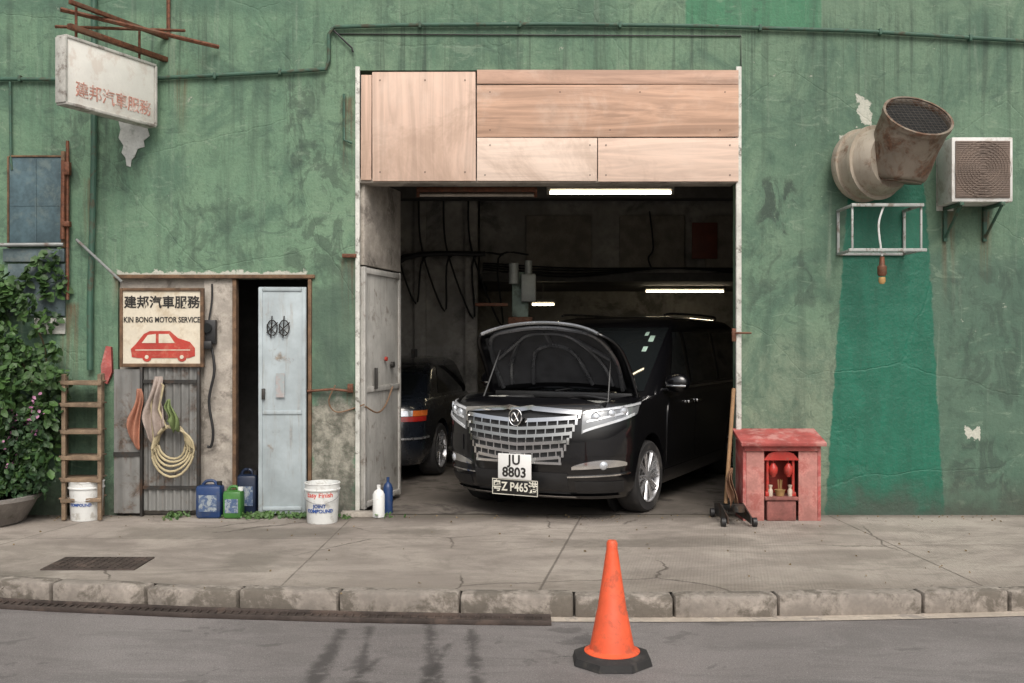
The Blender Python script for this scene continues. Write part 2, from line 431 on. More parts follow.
redbox=simple('sunfaded_red_paint',(.40,.085,.075),.65,var=.3,dirt=(.52,.27,.24),damt=.7,dscale=5,dth=.47)
redbox_in=simple('faded_pink_board',(.48,.21,.18),.75,var=.3,dirt=(.30,.07,.06),damt=.6,dscale=6)
red_sh=simple('shrine_red',(.45,.035,.025),.4,var=.25,dirt=(.15,.06,.04),damt=.5,dscale=12)
cream=simple('cream_sign_board',(.66,.60,.48),.6,var=.1,dirt=(.40,.31,.2),damt=.6,dscale=3,dth=.47)
signblack=simple('sign_black',(.02,.018,.016),.6)
signred=simple('sign_red',(.45,.045,.03),.6,dirt=(.5,.2,.13),damt=.4,dscale=15)
faded_red=simple('faded_sign_lettering',(.55,.26,.20),.7,dirt=(.72,.66,.60),damt=.8,dscale=14,dth=.48)
orange=simple('traffic_orange',(.78,.11,.04),.5,var=.16,dirt=(.26,.08,.045),damt=.55,dscale=8,dth=.52)
bucket_w=simple('bucket_white',(.70,.71,.69),.45,var=.06,dirt=(.32,.29,.24),damt=.6,dscale=9,dth=.52)
blue_t=simple('print_blue',(.03,.09,.33),.5); red_t=simple('print_red',(.6,.05,.03),.5)
chrome=simple('chrome',(.85,.85,.85),.13,1,var=.05,bump=0)
alloy=simple('alloy_silver',(.60,.60,.61),.28,.8,var=.08,bump=0)
def carpaint():
    g=G('black_car_paint'); g.set('Base Color',(.0035,.0035,.0045)); g.set('Metallic',.0)
    g.set('Roughness',.30); g.set('Coat Weight',1.0); g.set('Coat Roughness',.015)
    g.set('Specular IOR Level',.25); return g.m
PAINT=carpaint()
def glassy():
    g=G('dark_window_glass'); g.set('Base Color',(.010,.012,.013)); g.set('Roughness',.02); g.set('Specular IOR Level',.9); g.set('IOR',1.6); return g.m
GLASS=glassy()
lens=simple('headlight_lens',(.26,.27,.28),.10,.4,var=.1,bump=0,coat=1)
projector=simple('projector_glass',(.65,.68,.72),.05,.5,bump=0)
amber=simple('amber_lens',(.62,.15,.03),.25,bump=0); redlens=simple('red_lens',(.35,.02,.015),.25,bump=0)

# ------------------------------------------------------------------ ground, road, pavement
def yk(x):
    xx=max(-5.5,min(5.5,x)); y=-2.96-.0365*xx+.023*xx*xx
    s=-.0365+.046*xx
    return y+(x-xx)*s
m=MB(); m.add([(-150,-150,-.135),(150,-150,-.135),(150,150,-.135),(-150,150,-.135)],[(0,1,2,3)])
tag(m.obj('ground',simple('bare_ground',(.16,.15,.13),.9)),None,None,kind='structure')
xs=[-30+i*.5 for i in range(121)]
m=MB(); vs=[];fs=[]
for i,x in enumerate(xs): vs+=[(x,-14,-.128),(x,yk(x)+.1,-.128)]
for i in range(len(xs)-1): fs.append((2*i,2*i+2,2*i+3,2*i+1))
m.add(vs,fs); tag(m.obj('road',ROAD),None,None,kind='structure')
m=MB(); vs=[];fs=[]
rows=[0,.2,.4,.6,.8,1]
for i,x in enumerate(xs):
    for r in rows:
        y=.27+(yk(x)+.14-.27)*r; vs.append((x,y,0))
n=len(rows)
for i in range(len(xs)-1):
    for j in range(n-1): fs.append((i*n+j,(i+1)*n+j,(i+1)*n+j+1,i*n+j+1))
m.add(vs,fs); tag(m.obj('pavement',PAVE),None,None,kind='structure')
kerb_m=simple('granite_kerb',(.34,.30,.26),.85,var=.35,scale=4,dirt=(.09,.078,.062),damt=.8,dscale=4,dth=.44,bump=.5)
m=MB(); x=-14.0
while x<14:
    L=random.uniform(.55,.95)
    a=math.atan2(yk(x+L)-yk(x),L); cx=x+L/2; cy=(yk(x)+yk(x+L))/2+.075
    m.box((cx,cy+random.uniform(-.008,.008),-.066+random.uniform(-.006,.005)),(L-.007,.15,.152),.022,(random.uniform(-.02,.02),random.uniform(-.005,.005),a))
    x+=L
tag(m.obj('kerb',kerb_m),None,None,kind='structure')
m=MB(); vs=[];fs=[]
for i,x in enumerate(xs): vs+=[(x,yk(x)-.10,-.123),(x,yk(x)+.02,-.123)]
for i in range(len(xs)-1): fs.append((2*i,2*i+2,2*i+3,2*i+1))
m.add(vs,fs); tag(m.obj('gutter_line',simple('pale_gutter',(.46,.40,.33),.85,var=.25,dirt=(.22,.20,.18),damt=.8,dscale=6)),None,None,kind='structure')
m=MB()
pts=[(x,yk(x)-.02) for x in [-8,-7,-6,-5,-4,-3,-2,-1,-.2,.24]]
for off,zz,w in ((-.035,-.105,.016),(-.15,-.112,.018)):
    for a,b in zip(pts[:-1],pts[1:]):
        ang=math.atan2(b[1]-a[1],b[0]-a[0]); L=math.hypot(b[0]-a[0],b[1]-a[1])
        m.box(((a[0]+b[0])/2,(a[1]+b[1])/2+off,zz),(L+.002,w,.03),.003,(0,0,ang))
for a,b in zip(pts[:-1],pts[1:]):
    ang=math.atan2(b[1]-a[1],b[0]-a[0]); L=math.hypot(b[0]-a[0],b[1]-a[1])
    m.box(((a[0]+b[0])/2,(a[1]+b[1])/2-.092,-.119),(L+.002,.10,.012),.0,(0,0,ang))
for k in range(160):
    x=-8+k*.0515
    m.box((x,yk(x)-.11,-.110),(.010,.10,.012))
tag(m.obj('drain_channel',chan),'long dark steel drain channel running along the kerb','drain')
mh=thing('manhole_cover','dark rectangular cast iron cover set into the concrete pavement','manhole cover',(-2.97,-2.03,0))
m=MB(); m.box((-2.97,-2.03,.003),(.66,.40,.014),.004); m.obj('frame',chan,mh)
m=MB()
for i in range(11):
    for j in range(7): m.box((-2.97-.27+i*.054,-2.03-.16+j*.053,.011),(.035,.035,.006))
m.obj('tread_studs',chan,mh)

# ------------------------------------------------------------------ building
B=thing('garage_building','green painted workshop building with peeling paint and a wide vehicle opening','building',(0,0,0))
OX0,OX1,OZ=wx(357),wx(739),4.10
SX0,SX1,SZ=wx(118),wx(312),wz(278)
xsb=[-14,SX0,SX1,OX0,OX1,14]; zsb=[-.14,SZ,OZ,8]
def solid(i,j):
    if i==1 and j==0: return False
    if i==3 and j<=1: return False
    return True
m=MB(); T=.25
for i in range(5):
    for j in range(3):
        if not solid(i,j): continue
        x0,x1,z0,z1=xsb[i],xsb[i+1],zsb[j],zsb[j+1]
        for y in (0,T): m.add([(x0,y,z0),(x1,y,z0),(x1,y,z1),(x0,y,z1)],[(0,1,2,3)])
        for di,dj,q in ((-1,0,[(x0,0,z0),(x0,T,z0),(x0,T,z1),(x0,0,z1)]),(1,0,[(x1,0,z0),(x1,T,z0),(x1,T,z1),(x1,0,z1)]),
                        (0,-1,[(x0,0,z0),(x0,T,z0),(x1,T,z0),(x1,0,z0)]),(0,1,[(x0,0,z1),(x0,T,z1),(x1,T,z1),(x1,0,z1)])):
            a,b=i+di,j+dj
            if not(0<=a<5 and 0<=b<3) or not solid(a,b): m.add(q,[(0,1,2,3)])
bmesh.ops.remove_doubles(m.bm,verts=m.bm.verts[:],dist=.0005)
m.obj('facade_wall',WALL,B,smooth=False)
IX0,IX1,IY,IZ=-3.85,4.7,8.0,3.6
def quad(m,a,b,c,d): m.add([a,b,c,d],[(0,1,2,3)])
m=MB()
m.bb(IX0-.2,IX0,.252,IY+.2,-.1,IZ+.2); m.bb(IX1,IX1+.2,.252,IY+.2,-.1,IZ+.2)
m.obj('side_wall',int_wall,B,split=True)
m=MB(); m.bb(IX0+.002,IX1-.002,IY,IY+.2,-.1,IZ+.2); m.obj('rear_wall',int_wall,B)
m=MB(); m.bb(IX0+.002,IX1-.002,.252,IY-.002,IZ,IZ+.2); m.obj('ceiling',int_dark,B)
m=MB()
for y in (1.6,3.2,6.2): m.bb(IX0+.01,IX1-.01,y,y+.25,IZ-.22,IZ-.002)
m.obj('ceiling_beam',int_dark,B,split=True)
m=MB(); m.bb(-.45,IX1-.01,4.8,4.95,2.52,IZ-.002,0); m.obj('mezzanine_front',int_wall,B)
m=MB(); m.bb(-.42,IX1-.02,4.72,4.795,2.44,2.56); m.obj('mezzanine_beam',int_dark,B)
m=MB(); m.bb(-.40,IX1-.02,4.96,IY-.01,2.46,2.50); m.obj('mezzanine_deck',int_dark,B)
m=MB(); m.bb(IX0+.01,-.46,4.2,4.35,-.05,IZ-.002); m.obj('partition_wall',int_wall,B)
m=MB(); m.bb(-1.3,-1.15,4.12,4.198,0,IZ-.01); m.bb(-.62,-.47,4.08,4.198,0,IZ-.01); m.obj('partition_pillar',int_wall,B,split=True)
m=MB(); m.bb(IX0+.01,-1.81,1.42,1.5,-.05,IZ-.002); m.bb(-1.80,-1.72,.256,1.5,-.05,IZ-.004); m.obj('entrance_partition',int_dark,B,split=True)
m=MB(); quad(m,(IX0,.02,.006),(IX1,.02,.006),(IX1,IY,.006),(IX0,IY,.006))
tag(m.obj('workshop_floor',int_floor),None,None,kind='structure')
m=MB()
for x in (.2,1.5,2.7): m.bb(x,x+.9,4.70,4.738,2.62,3.35,.004)
m.obj('wall_board',simple('dusty_board',(.27,.24,.20),.9,var=.3),B,split=True)
m=MB()
for k in range(5):
    x0=-1.9+k*.33; z0=3.3-k*.2
    m.tube([(x0,4.05,3.5),(x0+.05,4.04,2.8),(x0+.25+.05*k,4.03,2.2-.1*k),(x0+.4,4.02,2.7),(x0+.8,4.02,2.75)],.014,6,6)
for k in range(4):
    m.tube([(-.4,4.69,2.60+.03*k),(.8,4.66,2.50+.04*k),(2.2,4.68,2.62),(3.6,4.66,2.52+.03*k),(4.6,4.68,2.6)],.012,6,6)
m.tube([(1.9,4.6,3.4),(1.95,4.6,2.9),(1.88,4.58,2.75),(1.93,4.58,2.6)],.012,6,6)
m.tube([(-.35,3.9,2.75),(-1.4,3.9,2.7),(-1.6,3.95,2.2),(-1.55,4.0,1.4)],.035,8,5)
m.obj('cable_run',blackp,B,split=True)
m=MB(); m.bb(2.5,2.85,4.655,4.695,2.75,3.25,.005); m.obj('picture_board',simple('brown_board',(.20,.06,.035),.6),B)

m=MB()
m.bb(OX0-.012,OX0+.028,-.025,.02,0,OZ+.03,.003); m.bb(OX1-.03,OX1+.018,-.025,.02,0,OZ+.03,.003)
m.obj('steel_door_frame',frame_white,B,split=True)
ply=thing('plywood_boarding','raw plywood sheets boarding the top of the garage opening','boarding',(0,-.04,3.07))
cols=[(.60,.42,.32),(.65,.47,.37),(.56,.355,.25),(.54,.35,.26),(.74,.59,.49),(.68,.51,.41)]
cons=[1,.8,1.5,1.4,.6,.7]
def pp(k,x0,x1,z0,z1,ax,y=-.045,tilt=0):
    m=MB(); m.box(((x0+x1)/2,y+.011,(z0+z1)/2),(x1-x0,.022,z1-z0),.002,(0,tilt,0))
    m.obj('plywood_sheet',ply_material('plywood_grain_%d'%k,cols[k],ax,k*1.7+.3,cons[k]),ply)
yq=-.04
pp(0,wx(361,yq),wx(371.5,yq),wz(180,yq),wz(75,yq),'z',tilt=.004)
pp(1,wx(372.4,yq),wx(475.6,yq),wz(181,yq),wz(72,yq),'z',tilt=-.003)
pp(3,wx(477,yq),wx(738.5,yq),wz(84,yq),wz(70,yq),'x',tilt=.0015)
pp(2,wx(477,yq),wx(738.5,yq),wz(137,yq),wz(85,yq),'x',-.049,tilt=-.002)
pp(4,wx(477,yq),wx(597,yq),wz(181,yq),wz(138,yq),'x',-.047,tilt=.002)
pp(5,wx(598,yq),wx(738.5,yq),wz(181.5,yq),wz(138,yq),'x',tilt=-.001)
m=MB()
for (u,v) in [(380,80),(465,80),(380,172),(465,172),(490,92),(560,92),(640,92),(725,92),(490,130),(610,130),(720,130),(485,175),(590,175),(606,175),(730,175),(490,145),(590,145),(606,145),(730,145),(425,80),(425,172)]:
    p=(wx(u,-.05),-.0470,wz(v,-.05)); m.cyl(p,(p[0],-.0510,p[2]),.006,n=8)
m.obj('nail_heads',darksteel,ply)['kind']='stuff'
m=MB(); m.bb(OX0+.03,OX1-.032,-.018,.20,3.06,3.10,.003); m.bb(OX0+.03,OX1-.032,.16,.20,3.102,4.08); m.obj('header_beam',conc_pale,B,split=True)
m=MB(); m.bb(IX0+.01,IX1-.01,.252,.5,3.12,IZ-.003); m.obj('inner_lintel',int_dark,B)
lf=thing('folded_door_leaf','scuffed grey folded door leaf standing inside the opening','door',(OX0+.03,.02,0))
ang=math.atan2(1.0,.24)
def along(s,z,o=0):
    d=Vector((.235,1.0,0)).normalized(); nn=Vector((d.y,-d.x,0))
    return Vector((OX0+.035,.03,0))+d*s+nn*o+Vector((0,0,z))
m=MB(); m.box(along(.50,1.17),(.98,.035,2.25),.006,(0,0,ang)); m.obj('leaf_panel',grey_panel,lf)
m=MB()
for s_,z_ in ((.03,1.17),(.97,1.17)): m.box(along(s_,z_,.025),(.05,.02,2.25),.003,(0,0,ang))
for z_ in (.08,1.15,2.26): m.box(along(.5,z_,.025),(.88,.02,.05),.003,(0,0,ang))
m.obj('leaf_rail',grey_panel,lf,split=True)
m=MB(); m.box(along(.25,1.25,.05),(.02,.03,.2),.004,(0,0,ang)); m.obj('door_handle',darksteel,lf)
m=MB(); m.cyl(along(.72,1.37,.03),along(.72,1.37,.06),.03,n=12); m.obj('bolt',darksteel,lf)
m=MB(); m.cyl(along(.55,1.43,.03),along(.55,1.43,.05),.022,n=14); m.obj('red_tag',signred,lf)
m=MB(); m.box(along(.50,2.72),(.98,.06,.82),.004,(0,0,ang)); m.obj('upper_jamb_panel',conc_pale,lf)
m=MB(); m.tube([along(.0,1.0,.04),along(.2,.93,.08),along(.5,.98,.05),along(.7,1.15,.05)],.008,6,6)
m.tube([along(-.02,1.02,.04),(-1.6,-.03,.95),(-1.68,-.05,1.05),(-1.62,-.05,1.2)],.007,6,6); m.obj('hanging_cable',simple('brown_cable',(.2,.12,.07),.7),lf,split=True)

def path(pts,y=-.035): return [Vector((wx(u,y),y,wz(v,y))) for u,v in pts]
m=MB()
m.tube(path([(-60,84),(0,79),(120,80),(240,74),(300,71),(326,69),(329,60),(329,34),(334,27),(400,25),(560,24),(700,26),(860,31),(1024,41),(1100,46)]),.018,10)
m.obj('wall_conduit',green_pipe,B)
m=MB()
for u,v in [(20,78.5),(80,79),(150,79),(215,76),(280,72),(420,25),(520,24.5),(620,25),(760,28),(880,32),(970,38)]:
    p=path([(u,v)])[0]; m.box(p,(.025,.05,.058),.004)
m.obj('pipe_clip',green_pipe,B,split=True)
m=MB()
m.tube(path([(94,-30),(94,150),(92,240),(90,300),(90,370)],-.05),.028,10)
m.tube(path([(100,112),(100,50)],-.05),.014,8)
m.tube(path([(10,82),(11,160),(12,170)],-.03),.012,8)
m.tube(path([(344,94),(344,140),(352,143)],-.03),.012,8)
m.obj('down_pipe',green_pipe,B,split=True)
m=MB(); m.tube(path([(331,28),(352,48),(353,52)],-.03),.009,6); m.tube(path([(338,34),(741,36),(741,70)],-.012),.006,6); m.obj('wall_cable',blackp,B,split=True)
m=MB()
m.tube([(wx(78),-.03,wz(240)),(wx(122,-.3),-.3,wz(282,-.3))],.013,8)
m.tube([(wx(66),-.05,wz(245)),(wx(-10),-.09,wz(246))],.018,8)
m.obj('support_rod',simple('grey_rod',(.3,.31,.30),.5,.4,dirt=(.15,.07,.04),damt=.6),B,split=True)
m=MB()
m.cyl((wx(70),-.05,wz(142)),(wx(70),-.05,wz(300)),.016,n=8); m.cyl((wx(67),-.07,wz(162)),(wx(66),-.07,wz(240)),.022,n=8)
m.box((wx(71),-.07,wz(170)),(.05,.06,.12),.006); m.box((wx(70),-.07,wz(225)),(.07,.06,.05),.006)
m.obj('rusty_pipe',rusty,B,split=True)
m=MB(); m.tube([(wx(308),-.03,wz(391)),(wx(333),-.05,wz(389)),(wx(352),-.03,wz(391))],.012,8)
m.box((wx(350),-.03,wz(256)),(.13,.04,.035),.004); m.box((wx(351),-.03,wz(388)),(.05,.05,.08),.005)
m.tube([(wx(731),-.03,wz(333)),(wx(752,-.1),-.08,wz(333,-.1))],.010,8); m.box((wx(733),-.03,wz(335)),(.035,.03,.12),.004)
m.obj('hasp',rusty,B,split=True)
m=MB(); pts=[(119,121),(133,122),(149,120),(148,129),(150,136),(144,141),(145,147),(138,149),(135,157),(132,160),(131,167),(127,166),(126,158),(122,153),(124,146),(119,138),(121,130)]
m.prism([(wx(u),-.012,wz(v)) for u,v in pts],(0,.006,0)); tag(m.obj('torn_poster',simple('torn_paper',(.62,.63,.59),.8,dirt=(.3,.32,.28),damt=.7,dscale=9)),'torn remnant of white poster peeling off the green wall','poster')
wn=thing('old_window','boarded old window with faded blue grey panel and rotten timber frame','window',(wx(38),0,wz(240)))
m=MB(); m.bb(wx(11),wx(63),-.03,-.008,wz(246),wz(158),.003); m.obj('shutter',shutter_m,wn)
m=MB()
for v in (206,): m.bb(wx(12),wx(62),-.034,-.031,wz(v)-.004,wz(v)+.004)
m.bb(wx(36.5),wx(38),-.036,-.031,wz(245),wz(159))
m.obj('shutter_batten',shutter_m,wn,split=True)
m=MB(); m.bb(wx(9),wx(11)-.002,-.04,-.001,wz(248),wz(157),.003); m.bb(wx(63)+.002,wx(67),-.05,-.001,wz(248),wz(152),.004); m.bb(wx(11),wx(63),-.04,-.001,wz(158)+.002,wz(156),.003)
m.obj('window_frame',wood_old,wn,split=True)
m=MB(); m.bb(wx(9),wx(66),-.025,-.006,wz(316),wz(264),.004); m.bb(wx(5),wx(66),-.04,-.002,wz(262),wz(249),.004); m.obj('lower_board',simple('grey_blue_board',(.10,.14,.15),.8,var=.35,dirt=(.2,.22,.2),damt=.6),wn,split=True)
m=MB(); m.bb(wx(35),wx(66),-.02,-.003,wz(334),wz(318),.004); m.obj('sill',frame_white,wn)

m=MB(); m.bb(SX0+.002,wx(203),.04,.12,0,SZ-.002); m.bb(wx(203)+.001,wx(232),.02,.14,0,SZ-.003,.004); m.obj('entrance_pier',conc_pale,B,split=True)
m=MB(); m.bb(SX0-.03,SX1+.03,-.03,-.001,SZ-.005,SZ+.03,.004); m.bb(SX1-.035,SX1-.003,-.02,.1,0,SZ-.01,.004); m.bb(wx(232)+.002,wx(236),.0,.1,0,SZ-.01,.004); m.obj('entrance_frame',wood_old,B,split=True)
dr=thing('metal_door','blue grey sheet metal door with graffiti standing half open','door',(wx(309),-.02,0))
dx0,dx1=wx(260),wx(307)
m=MB(); m.box(((dx0+dx1)/2,-.035,1.06),(dx1-dx0,.03,2.08),.005,(0,0,R(3))); m.obj('door_panel',door_blue,dr)
m=MB()
for x in (dx0+.02,dx1-.02): m.box((x,-.055+(x-(dx0+dx1)/2)*.052,1.06),(.035,.012,2.06),.003,(0,0,R(3)))
for z in (.07,.95,2.08): m.box(((dx0+dx1)/2,-.056,z),(dx1-dx0-.08,.010,.035),.003,(0,0,R(3)))
m.obj('door_rail',door_blue,dr,split=True)
m=MB(); m.box((dx0+.05,-.075,1.12),(.03,.03,.10),.006); m.obj('door_handle',darksteel,dr)
m=MB()
for cx in (wx(274),wx(286)):
    cz=wz(328); P=[(cx+.045*math.cos(a),-.073,cz+.07*math.sin(a)) for a in np.linspace(0,2*math.pi,20)]
    m.tube(P,.006,5)
    m.tube([(cx-.05,-.073,cz-.045),(cx+.05,-.073,cz+.05)],.006,5); m.tube([(cx,-.073,cz+.11),(cx-.012,-.073,cz-.09)],.006,5)
    m.tube([(cx-.05,-.073,cz+.03),(cx+.03,-.073,cz-.05)],.005,5)
m.obj('graffiti',signblack,dr)
m=MB(); m.box((wx(282),-.073,wz(385)),(.08,.004,.22),0); m.obj('paper_notice',simple('worn_pink_notice',(.42,.38,.37),.8,dirt=(.33,.38,.39),damt=.9,dscale=14,dth=.42),dr)

gt=thing('corrugated_gate','grey corrugated iron gate folded back beside the entrance','gate',(wx(118),-.05,0))
def corr(x0,x1,z0,z1,y,mat,nm,pitch=.075,amp=.012):
    m=MB(); nx=int((x1-x0)/pitch*6)
    f=lambda o:[(x0+(x1-x0)*i/nx, y+amp*math.sin(2*math.pi*(x1-x0)*i/nx/pitch)+o) for i in range(nx+1)]
    A=f(0);Bb=f(.006); ring0=[(x,yy,z0) for x,yy in A]+[(x,yy,z0) for x,yy in Bb[::-1]]; ring1=[(p[0],p[1],z1) for p in ring0]
    m.loft([ring0,ring1]); return m.obj(nm,mat,gt)
corr(wx(146),wx(199),.05,wz(367),-.05,gate_m,'gate_sheet')
corr(wx(117),wx(143),.03,wz(369),-.07,gate_m,'gate_sheet',.12,.006)
m=MB(); m.bb(wx(143)+.002,wx(146)-.002,-.09,-.03,0,wz(366),.003); m.bb(wx(199)+.003,wx(202),-.08,-.03,0,wz(366),.003)
m.bb(wx(117),wx(143),-.085,-.078,.55,.59);m.bb(wx(146),wx(199),-.078,-.064,.25,.28); m.bb(wx(146),wx(199),-.078,-.064,1.22,1.25); m.obj('gate_frame',darksteel,gt,split=True)

sg=thing('painted_shop_sign','framed cream sign board with black lettering and a red car','sign',(wx(161),-.08,wz(327)))
ys=-.08
m=MB(); m.bb(wx(123,ys),wx(200.5,ys),ys,ys+.02,wz(363.5,ys),wz(291,ys)); m.obj('sign_board',cream,sg)
m=MB()
m.bb(wx(120,ys),wx(123,ys),ys-.015,ys+.025,wz(367,ys),wz(288,ys),.003); m.bb(wx(200.5,ys),wx(204,ys),ys-.015,ys+.025,wz(367,ys),wz(288,ys),.003)
m.bb(wx(123,ys)+.001,wx(200.5,ys)-.001,ys-.014,ys+.024,wz(291,ys),wz(288,ys),.003); m.bb(wx(123,ys)+.001,wx(200.5,ys)-.001,ys-.014,ys+.024,wz(367,ys),wz(363.5,ys),.003)
m.obj('sign_frame',wood_old,sg)
text('建邦汽車服務',.118,signblack,(wx(162,ys),ys-.003,wz(303,ys)),parent=sg,bold=.0025,sx=.98)
text('KIN BONG MOTOR SERVICE',.070,signblack,(wx(162,ys),ys-.003,wz(320,ys)),parent=sg,bold=.0014,sx=.79)
m=MB()
car=[(132,357),(131,349),(136,344),(144,334),(150,331),(170,331),(178,338),(190,342),(195,348),(195,356),(189,358),(138,358)]
m.prism([(wx(u,ys),ys-.005,wz(v,ys)) for u,v in car],(0,.004,0))
for u in (147,182): p=Vector((wx(u,ys),ys-.006,wz(357,ys))); m.cyl(p,p+Vector((0,.005,0)),.042,n=20)
m.obj('painted_car_picture',signred,sg)
m=MB()
for q in ([(142,343),(148,335),(156,334),(156,343)],[(159,334),(169,334),(175,343),(159,343)]):
    m.prism([(wx(u,ys),ys-.0075,wz(v,ys)) for u,v in q],(0,.002,0))
for u in (147,182): p=Vector((wx(u,ys),ys-.009,wz(357,ys))); m.cyl(p,p+Vector((0,.003,0)),.018,n=16)
m.box((wx(163,ys),ys-.0066,wz(350,ys)),(.5,.002,.008))
m.obj('painted_window_picture',cream,sg)

hs=MB(); P=[]
for k in range(5):
    r=.15+.018*k
    for a in np.linspace(0,2*math.pi,22)[:-1]:
        P.append((wx(176)+r*.85*math.sin(a)+.006*k,-.11-.012*k+.01*math.sin(3*a+k),wz(441)+r*math.cos(a)-.02*k+.012*math.sin(2*a+k)))
P+=[(wx(175)-.1,-.14,wz(441)+.3),(wx(168),-.12,wz(385)),(wx(160),-.10,wz(378)),(wx(156),-.12,wz(400)),(wx(160),-.14,wz(450))]
hs.tube(P,.011,7); tag(hs.obj('garden_hose',simple('pale_yellow_hose',(.46,.39,.24),.55,dirt=(.28,.23,.14),damt=.5)),'coiled pale yellow hose hanging on the iron gate','hose')
def cloth(px0,px1,v0,v1,mat,lab,nm='hanging_cloth',y=-.12,seed=0):
    x0,x1,z0,z1=wx(px0),wx(px1),wz(v1),wz(v0); m=MB()
    def f(u,v):
        w=(x1-x0)*(.30+.75*min(1,v*1.5)**.7+.12*math.sin(v*9+seed)); cx=(x0+x1)/2+.025*math.sin(v*5+seed)
        hem=.06*math.sin(u*4+seed*2)+.025*math.sin(u*13+seed)
        return (cx+(u-.5)*w, y+.03*math.sin(u*13+seed+v*3)*min(1,v*3)-.02*v, z1+(z0-z1)*v+hem*v)
    m.grid(f,22,16); o=m.obj(nm,mat,ang=180); mod=o.modifiers.new('s','SOLIDIFY'); mod.thickness=.004; tag(o,lab,'cloth')
cloth(136,147,388,440,simple('salmon_cloth',(.44,.20,.13),.9,var=.3,dirt=(.3,.14,.09),damt=.5),'salmon coloured work cloth hanging on the gate',seed=1)
cloth(152,170,376,434,simple('dusty_rag',(.38,.31,.27),.9,var=.3),'pale dusty rag hanging on the gate',seed=2)
cloth(173,184,398,424,simple('green_rag',(.16,.21,.08),.9,var=.3),'green rag hanging over the hose',seed=4,y=-.19)
em=thing('electric_meter','black electricity meter with cables on the pale pier','meter',(wx(211),0,wz(330)))
m=MB(); m.bb(wx(203),wx(217),-.05,.018,wz(344),wz(320),.01); m.box((wx(209),-.06,wz(345)),(.1,.05,.08),.02); m.obj('meter_case',blackp,em)
m=MB(); m.cyl((wx(209),-.05,wz(328)),(wx(209),-.075,wz(328)),.045,n=18); m.obj('meter_glass',GLASS,em)
m=MB(); m.tube([(wx(212),-.03,wz(344)),(wx(216),-.05,wz(370)),(wx(211),-.06,wz(400)),(wx(215),-.06,wz(430)),(wx(213),-.05,wz(445)),(wx(209),-.05,wz(446))],.013,8,6)
m.tube([(wx(210),-.03,wz(320)),(wx(212),.0,wz(300)),(wx(212),0,wz(284))],.009,6,4); m.obj('cable',blackp,em,split=True)
m=MB(); m.prism([(wx(u),-.05,wz(v)) for u,v in [(108,346),(113,347),(114,372),(109,384),(104,380),(103,366)]],(0,.04,0)); tag(m.obj('red_plate',redbox),'small red painted metal plate hanging on the wall','wall plate')

rk=thing('wooden_rack','weathered wooden rack leaning against the green wall','rack',(wx(83),-.2,0))
m=MB()
for u,y in ((64,-.32),(100,-.32),(66,-.08),(102,-.08)):
    m.box((wx(u,y),y,.66),(.035,.035,1.30),.004)
m.obj('post',wood_rack,rk,split=True)
m=MB()
for v in (383,405,432,458,480,500):
    y=-.32; m.box((wx(82,y),y-.022,wz(v,y)),(.36,.02,.035),.004,(0,random.uniform(-.03,.03),0)); m.box((wx(83,-.2),-.2,wz(v,y)+.01),(.34,.22,.014),.003)
m.obj('shelf',wood_rack,rk,split=True)

# roadside shrine
fb=thing('red_wooden_shelter','faded red wooden shelter with slanted roof against the wall','shelter',(wx(784),-.2,0))
yb=-.30
bx0,bx1=2.06,wx(821,yb)
m=MB(); m.bb(bx0+.035,bx1-.035,-.02,-.003,.0,.72,.003); m.obj('rear_board',simple('dark_shelter_board',(.16,.05,.04),.8,var=.3),fb)
m=MB(); m.bb(bx0,bx0+.03,yb,-.004,0,.70,.003); m.bb(bx1-.03,bx1,yb,-.004,0,.70,.003); m.obj('side_board',redbox,fb,split=True)
m=MB(); m.bb(bx0+.031,bx0+.19,yb,yb+.02,.0,.68,.003); m.bb(bx1-.20,bx1-.031,yb,yb+.02,.0,.68,.003); m.obj('facing_board',redbox_in,fb,split=True)
m=MB(); m.box(((bx0+bx1)/2,yb/2-.03,.735),(bx1-bx0+.06,.40,.035),.005,(R(14),0,0)); m.obj('roof_board',redbox,fb)
m=MB(); m.box(((bx0+bx1)/2,yb-.012,.66),(bx1-bx0-.02,.02,.07),.003); m.obj('fascia_board',redbox,fb)
cxs=(bx0+.19+bx1-.20)/2
sh_=thing('street_shrine','small bright red street shrine with lanterns inside the wooden shelter','shrine',(cxs,-.2,0))
m=MB(); m.box((cxs,-.19,.09),(.26,.24,.18),.01); m.box((cxs,-.19,.20),(.30,.27,.03),.006); m.obj('plinth',simple('shrine_plinth',(.28,.10,.085),.8,var=.3,dirt=(.12,.06,.05),damt=.6),sh_)
m=MB(); m.box((cxs,-.09,.40),(.22,.02,.36),.004); m.obj('tablet',simple('tablet_red',(.30,.03,.02),.6),sh_)
m=MB()
for s_ in (-.115,.115): m.cyl((cxs+s_,-.26,.215),(cxs+s_,-.26,.54),.014,n=12); m.box((cxs+s_,-.26,.235),(.045,.045,.04),.006)
m.obj('shrine_post',red_sh,sh_,split=True)
m=MB(); m.prism([(cxs-.16,-.30,.54),(cxs+.16,-.30,.54),(cxs+.11,-.30,.60),(cxs+.03,-.30,.625),(cxs-.03,-.30,.625),(cxs-.11,-.30,.60)],(0,.2,0)); m.obj('shrine_roof',red_sh,sh_)
for s_ in (-.065,.07):
    m=MB(); m.lathe([(.0,.0),(.018,.0),(.02,.01),(.036,.03),(.042,.06),(.036,.09),(.02,.11),(.018,.12),(0,.12)],(cxs+s_,-.27,.39),n=18); m.cyl((cxs+s_,-.27,.51),(cxs+s_,-.27,.545),.004,n=6); m.obj('lantern',red_sh,sh_)
m=MB(); m.lathe([(0,0),(.035,0),(.045,.05),(.05,.055),(.04,.055),(.035,.04),(0,.04)],(cxs,-.25,.216),n=20)
